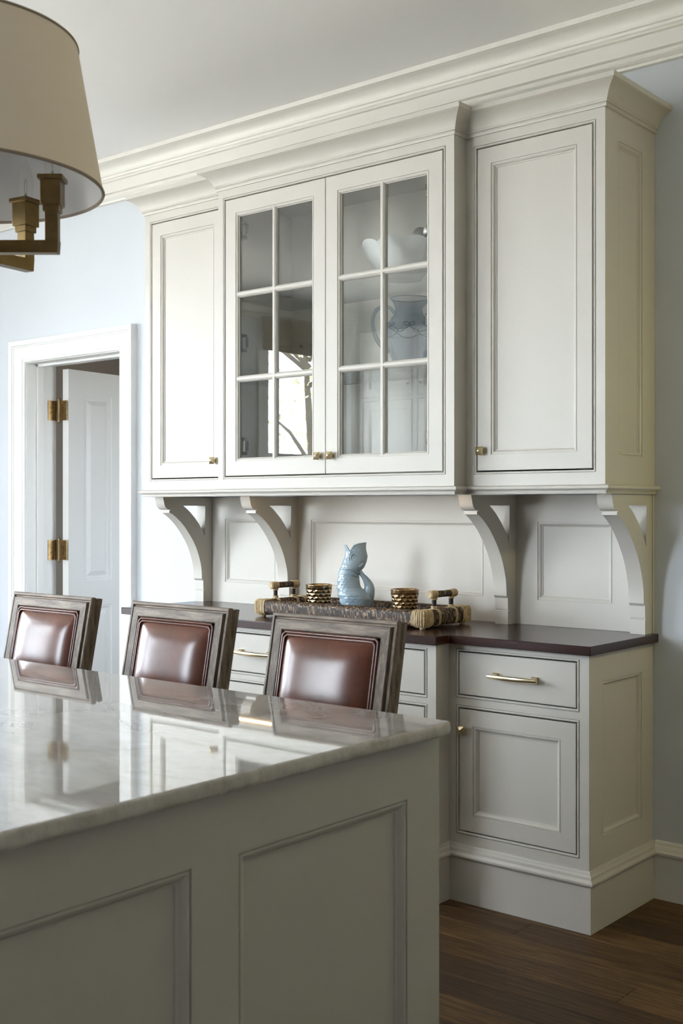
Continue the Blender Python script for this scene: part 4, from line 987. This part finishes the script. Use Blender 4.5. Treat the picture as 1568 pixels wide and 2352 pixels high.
    # tail curling up the back as the handle
    pts = [(700, 830, 90), (730, 785, 92), (752, 738, 82), (768, 680, 70), (768, 625, 60), (750, 575, 49), (722, 530, 38), (690, 490, 29), (664, 450, 26), (650, 410, 27), (652, 380, 27), (668, 358, 22), (690, 343, 12), (702, 336, 4)]
    sm = []
    for i in range(len(pts)-1):
        p0, p1, p2, p3 = pts[max(0, i-1)], pts[i], pts[i+1], pts[min(len(pts)-1, i+2)]
        for j in range(4):
            t = j/4; sm.append(tuple(0.5*(2*p1[q]+(-p0[q]+p2[q])*t+(2*p0[q]-5*p1[q]+4*p2[q]-p3[q])*t*t+(-p0[q]+3*p1[q]-3*p2[q]+p3[q])*t**3) for q in range(3)))
    sm.append(pts[-1])
    yo = lambda y: -0.012*max(0, min(1, (620-y)/200))
    put(MB().tube([(X(p[0]), yo(p[1]), Z(p[1])) for p in sm], [max(0.0006, p[2]*k) for p in sm], 24, up=(0, 1, 0)), 'tail_handle', angle=80)
    fin = MB().tube([(X(650), -0.020, Z(420)), (X(662), -0.024, Z(375)), (X(690), -0.022, Z(345)), (X(712), -0.016, Z(338))], [0.004, 0.007, 0.005, 0.001], 12); put(fin, 'tail_fin', angle=80)
    # eyes on both cheeks
    for s in (-1, 1):
        ex, ey = 583, 268; l, r_ = at(ey); cx, hw = (l+r_)/2, (r_-l)/2; flat = 0.80-0.14*min(1, (500-ey)/300); yy = s*math.sqrt(max(0, 1-((ex-cx)/hw)**2))*hw*flat*k
        e = MB()
        for R, rr in ((34*k, 0.0018), (20*k, 0.0014)): e.tube([(X(ex)+R*math.cos(2*PI*q/24), yy-s*0.0006, Z(ey)+R*1.15*math.sin(2*PI*q/24)) for q in range(24)], rr, 8, closed=True, up=(0, 1, 0))
        e.lathe([(0.0002, -0.004), (0.003, -0.003), (0.0038, 0), (0.003, 0.003), (0.0002, 0.004)], 16, (X(ex), yy, Z(ey)))
        for R, a0, a1 in ((62*k, 110, 250), (58*k, 20, 80)): e.tube([(X(ex)+R*math.cos(math.radians(a0+(a1-a0)*q/12)), yy-s*0.0022, Z(ey)+R*1.2*math.sin(math.radians(a0+(a1-a0)*q/12))) for q in range(13)], 0.0016, 8)
        put(e, 'eye', angle=80)
fish_jug()

# ------------------------------------------------------------------ glassware behind the panes
SH1, SH2 = 2.2162, 1.8742
def pitcher():
    r = thing('glass_pitcher', 'pale blue pressed glass pitcher on the lower glass shelf', 'pitcher', (-0.452, -0.2, SH2), math.radians(38))
    def put(mb, n_): o = mb.build(n_, 'blueglass', None, angle=80); o.parent = r; return o
    pr = [(0.045, 0), (0.050, 0.003), (0.050, 0.012), (0.058, 0.03), (0.075, 0.075), (0.091, 0.125), (0.095, 0.150), (0.088, 0.176), (0.070, 0.200), (0.056, 0.218), (0.052, 0.234), (0.056, 0.252), (0.068, 0.274), (0.071, 0.278)]
    def fn(r_, z, t):
        o = r_
        if 0.02 < z < 0.185: o += 0.0013*abs(math.sin(t*5))*min(1, (z-0.02)/0.03, (0.185-z)/0.03)*2
        if z > 0.24: o += 0.022*((z-0.24)/0.038)*max(0, math.cos(t))**8
        return o
    sm = []
    for i in range(len(pr)-1):
        p0, p1, p2, p3 = pr[max(0, i-1)], pr[i], pr[i+1], pr[min(len(pr)-1, i+2)]
        for j in range(4): t = j/4; sm.append(tuple(0.5*(2*p1[q]+(-p0[q]+p2[q])*t+(2*p0[q]-5*p1[q]+4*p2[q]-p3[q])*t*t+(-p0[q]+3*p1[q]-3*p2[q]+p3[q])*t**3) for q in range(2)))
    sm.append(pr[-1])
    put(MB().lathe(sm, 80, (0, 0, 0), fn, cap0=True), 'body')
    put(MB().tube([(fn(0.071, .278, 2*PI*k/80)*math.cos(2*PI*k/80), fn(0.071, .278, 2*PI*k/80)*math.sin(2*PI*k/80), 0.278) for k in range(80)], 0.0018, 8, closed=True, up=(0, 0, 1)), 'rim')
    hp = [(-0.054, 0.222), (-0.070, 0.242), (-0.095, 0.247), (-0.122, 0.236), (-0.137, 0.205), (-0.136, 0.165), (-0.124, 0.125), (-0.105, 0.098), (-0.088, 0.085), (-0.078, 0.070)]
    hr = [0.006, 0.006, 0.0065, 0.007, 0.007, 0.007, 0.0075, 0.009, 0.013, 0.008]; h3 = [(x, z, q) for (x, z), q in zip(hp, hr)]; hs = []
    for i in range(len(h3)-1):
        p0, p1, p2, p3 = h3[max(0, i-1)], h3[i], h3[i+1], h3[min(len(h3)-1, i+2)]
        for j in range(5): t = j/5; hs.append(tuple(0.5*(2*p1[q]+(-p0[q]+p2[q])*t+(2*p0[q]-5*p1[q]+4*p2[q]-p3[q])*t*t+(-p0[q]+3*p1[q]-3*p2[q]+p3[q])*t**3) for q in range(3)))
    hs.append(h3[-1])
    put(MB().tube([(x, 0, z) for x, z, q in hs], [q for x, z, q in hs], 12, up=(0, 1, 0)), 'handle')
    b = MB()          # raised bow and garland
    for s in (-1, 0, 1, 2, 3, 4, 5):
        a0 = -PI/2+s*0.9; 
        for sg in (-1, 1):
            loop = []
            for q in range(14):
                t = 2*PI*q/14; u_ = 0.010+0.010*math.cos(t); v_ = 0.007*math.sin(t)+u_*0.35; a = a0+sg*u_/0.085; R = 0.0915-0.0; zz = 0.166+v_; R = 0.0945-max(0, (zz-0.158))*0.45; loop.append((R*math.cos(a), R*math.sin(a), zz))
            b.tube(loop, 0.0011, 6, closed=True)
        g = [((0.0965)*math.cos(a0+d_*0.45), (0.0965)*math.sin(a0+d_*0.45), 0.160-0.02*(1-abs(d_-1)**2)) for d_ in [q/5 for q in range(11)]]; b.tube(g, 0.0011, 6)
    put(b, 'garland_relief')
pitcher()
def bowl():
    m = MB()
    def fn(r_, z, t): return r_*(1+0.045*max(0, (z-0.02)/0.12)*abs(math.cos(t*5)))
    n = 100; prof = [(0.055, 0), (0.070, 0.002), (0.075, 0.012), (0.105, 0.045), (0.135, 0.085), (0.160, 0.128), (0.163, 0.131), (0.158, 0.128), (0.131, 0.088), (0.100, 0.05), (0.07, 0.02), (0.02, 0.014)]
    c = (0, 0, 0); m.lathe(prof, n, c, fn, cap0=True, cap1=True)
    for v in m.v:      # petal-shaped rim
        if v.z > 0.06:
            t = math.atan2(v.y, v.x); v.z += 0.016*((v.z-0.06)/0.07)*(abs(math.cos(t*5))**0.6-0.6)
    o = m.build('fluted_bowl', 'milk', None, angle=80); o.location = (-0.452, -0.235, SH1); tag(o, 'white petal-edged bowl on the upper glass shelf', 'bowl')
    for nm, a, hd, ln_, lab in (('serving_spoon', 0.45, (0.003, 0.0, 0.0), 0.20, 'steel serving spoon leaning in the white bowl'), ('serving_fork', 0.95, (0.068, -0.02, 0.03), 0.21, 'second steel server leaning in the bowl, tilted to the right')):
        s = MB(); p0 = Vector((-0.445+hd[2], -0.235, SH1+0.03)); p1 = Vector((-0.400+hd[0], -0.20+hd[1], SH1+0.172)); d = (p1-p0).normalized()
        s.tube([p0, p0+(p1-p0)*0.5, p1-d*0.02], [0.006, 0.0055, 0.007], 10)
        sd = d.cross(Vector((-0.63, 0.77, 0))).normalized(); nn = sd.cross(d)
        mm = MB(); R = 0.03
        for i in range(7):
            for j in range(20):
                rr = R*i/6; t = 2*PI*j/20; mm.v.append(p1+d*(rr*math.cos(t)*1.05)+sd*(rr*math.sin(t))+nn*(0.010*(i/6)**2-0.006))
        for i in range(6):
            for j in range(20): mm.f.append((i*20+j, i*20+(j+1) % 20, (i+1)*20+(j+1) % 20, (i+1)*20+j))
        off = len(s.v); s.v += mm.v; s.f += [tuple(q+off for q in f) for f in mm.f]
        o2 = s.build(nm, 'steel', None, angle=80); tag(o2, lab, 'spoon')
bowl()
# ------------------------------------------------------------------ wall plate beside the wall cabinet
sp = thing('light_switch', 'white switch plate on the wall between door casing and cabinet', 'switch', (-2.17, -0.0005, 1.447))
MB().rings((-2.232, -0.0005, 1.447), (1, 0, 0), (0, 0, 1), (0, -1, 0), 0.118, 0.128, [(0, 0), (0.001, 0.004), (0.004, 0.006)], back=True).build('plate', 'switch', sp)
for x in (-2.209, -2.160): MB().rings((x, -0.0065, 1.478), (1, 0, 0), (0, 0, 1), (0, -1, 0), 0.033, 0.066, [(0, 0), (0.0, 0.002), (0.002, 0.004)]).build('rocker', 'switch', sp)

# ------------------------------------------------------------------ unseen wall sconce, added to throw yellow light on the hutch's side
def sconce(x, z, P):
    r = thing('added_sconce', 'added unseen brass wall sconce that tints the side of the hutch yellow', 'lamp', (x, -0.0005, z))
    MB().rings((x-0.035, -0.0005, z-0.09), (1, 0, 0), (0, 0, 1), (0, -1, 0), 0.07, 0.18, [(0, 0), (0, 0.008), (0.006, 0.014)], back=True).build('back_plate', 'brass', r)
    MB().tube([(x, -0.012, z-0.03), (x, -0.07, z-0.05), (x, -0.125, z-0.03), (x, -0.13, z+0.02)], 0.006, 10).build('arm', 'brass', r)
    MB().lathe([(0.008, z+0.02), (0.012, z+0.03), (0.010, z+0.06)], 16, (x, -0.13, 0), cap0=True, cap1=True).build('candle_cup', 'brass', r)
    MB().lathe([(0.075, z+0.05), (0.050, z+0.17)], 32, (x, -0.13, 0)).build('lamp_shade', 'linen', r, angle=80)
    L = bpy.data.lights.new('added_yellow_light', 'POINT'); L.energy = P; L.color = (1.0, 0.88, 0.30); L.shadow_soft_size = 0.03
    o = bpy.data.objects.new('added_yellow_light', L); COL.objects.link(o); o.location = (x, -0.20, z+0.02)
    o.parent = r; o.matrix_parent_inverse = world_of(r).inverted()
sconce(1.75, 1.75, 3.4)
# ------------------------------------------------------------------ what the glass reflects: shade, drape, tall cabinet, garden
wd = WINDOWS[0]
sh = thing('bamboo_blind', 'woven bamboo roman blind drawn up at the garden window', 'blind', (RX0+0.05, (wd[2]+wd[3])/2, wd[5]+0.1))
MB().box(RX0+0.032, RX0+0.07, wd[2]-0.09, wd[3]+0.09, wd[5]-0.02, wd[5]+0.10).build('valance', 'bamboo', sh)
for k in range(3): MB().box(RX0+0.035, RX0+0.055+0.012*k, wd[2]-0.08, wd[3]+0.08, wd[5]-0.17+0.05*k, wd[5]-0.12+0.05*k).build('blind_fold', 'bamboo', sh, bevel=0.008)
def drape(y0, y1, lab):
    m = MB(); n = 60
    for k in range(n+1):
        y = y0+(y1-y0)*k/n; x = RX0+0.11+0.028*math.sin(k*PI/5)
        for z in (0.02, 2.93): m.v.append(Vector((x, y, z)))
    for k in range(n): m.f.append((2*k, 2*k+2, 2*k+3, 2*k+1))
    o = m.build('drape', 'drape', None, angle=80); s = o.modifiers.new('thickness', 'SOLIDIFY'); s.thickness = 0.004; tag(o, lab, 'drape')
drape(-5.02, -4.96, 'grey pleated drape beside the garden window')
tc = thing('tall_cabinet', 'tall white panelled cabinet in the corner beside the garden window', 'cabinet', (-3.75, RY0+0.01, 0))
cy = -5.05; x0, x1 = -4.24, -2.98
m = MB(); ops = [(0.04, 0.57, 2.30, 2.80), (0.63, 1.16, 2.30, 2.80), (0.04, 0.57, 1.0, 2.265), (0.63, 1.16, 1.0, 2.265), (0.04, 0.57, 0.2, 0.95), (0.63, 1.16, 0.2, 0.95)]
face_with_beads(m, (x0, cy, 0), (1, 0, 0), (0, 0, 1), (0, 1, 0), x1-x0, 2.87, ops)
m.box(x0, x1, RY0+0.03, cy-0.021, 0.001, 2.87)
for xs in (x0, x1): m.quad((xs, cy-.021, 0), (xs, cy, 0), (xs, cy, 2.87), (xs, cy-.021, 2.87))
m.build('carcass', 'white', tc)
for a, b, c, d in ops:
    dr = MB().rings((x0+a+GAP, cy, c+GAP), (1, 0, 0), (0, 0, 1), (0, 1, 0), b-a-2*GAP, d-c-2*GAP, DOORP(0.06)).build('door', 'white', tc)
    kx = x0+(b-0.04 if a < .3 else a+0.04)
    MB().tube([(kx, cy, c+0.10), (kx, cy+0.02, c+0.10), (kx, cy+0.03, c+0.10)], [0.006, 0.012, 0.008], 12).build('knob', 'steel', dr)
struct(MB().box(-60, 60, -60, 60, -0.4, -0.3).build('ground', 'lawn'), 'pale stone terrace outside the house')
def tree(x, y, h, lab, seed):
    rnd = random.Random(seed); t = thing('garden_tree', lab, 'tree', (x, y, -0.3), group='trees in the garden outside')
    tr = MB(); tr.tube([(x, y, -0.3), (x+.05, y, h*0.4), (x-.05, y+.05, h*0.75)], [0.08, 0.06, 0.03], 10)
    br = []
    for k in range(14):
        z = h*rnd.uniform(0.3, 0.75); a = rnd.uniform(0, 2*PI); L = rnd.uniform(0.7, 1.5); p = Vector((x, y, z)); q = p+Vector((math.cos(a)*L, math.sin(a)*L, L*0.7)); tr.tube([p, (p+q)/2+Vector((0, 0, .08)), q], [0.035, 0.025, 0.01], 6); br.append(q)
    tr.build('trunk', 'bark', t)
    lf = MB()
    for k in range(1900):
        q = rnd.choice(br); p = q+Vector((rnd.gauss(0, .42), rnd.gauss(0, .42), rnd.gauss(0, .36))); s = rnd.uniform(.03, .06); n = Vector((rnd.gauss(0, 1), rnd.gauss(0, 1), rnd.gauss(0, 1))).normalized(); u = n.orthogonal().normalized(); v = n.cross(u)
        lf.quad(p-u*s, p-v*s*.5, p+u*s, p+v*s*.5)
    o = lf.build('foliage', 'leaf', t); o['kind'] = 'stuff'
tree(-8.3, -9.0, 4.8, 'light green spring tree seen reflected through the garden window', 3)
tree(-11.0, -14.0, 5.5, 'taller spring tree farther out in the garden', 5)
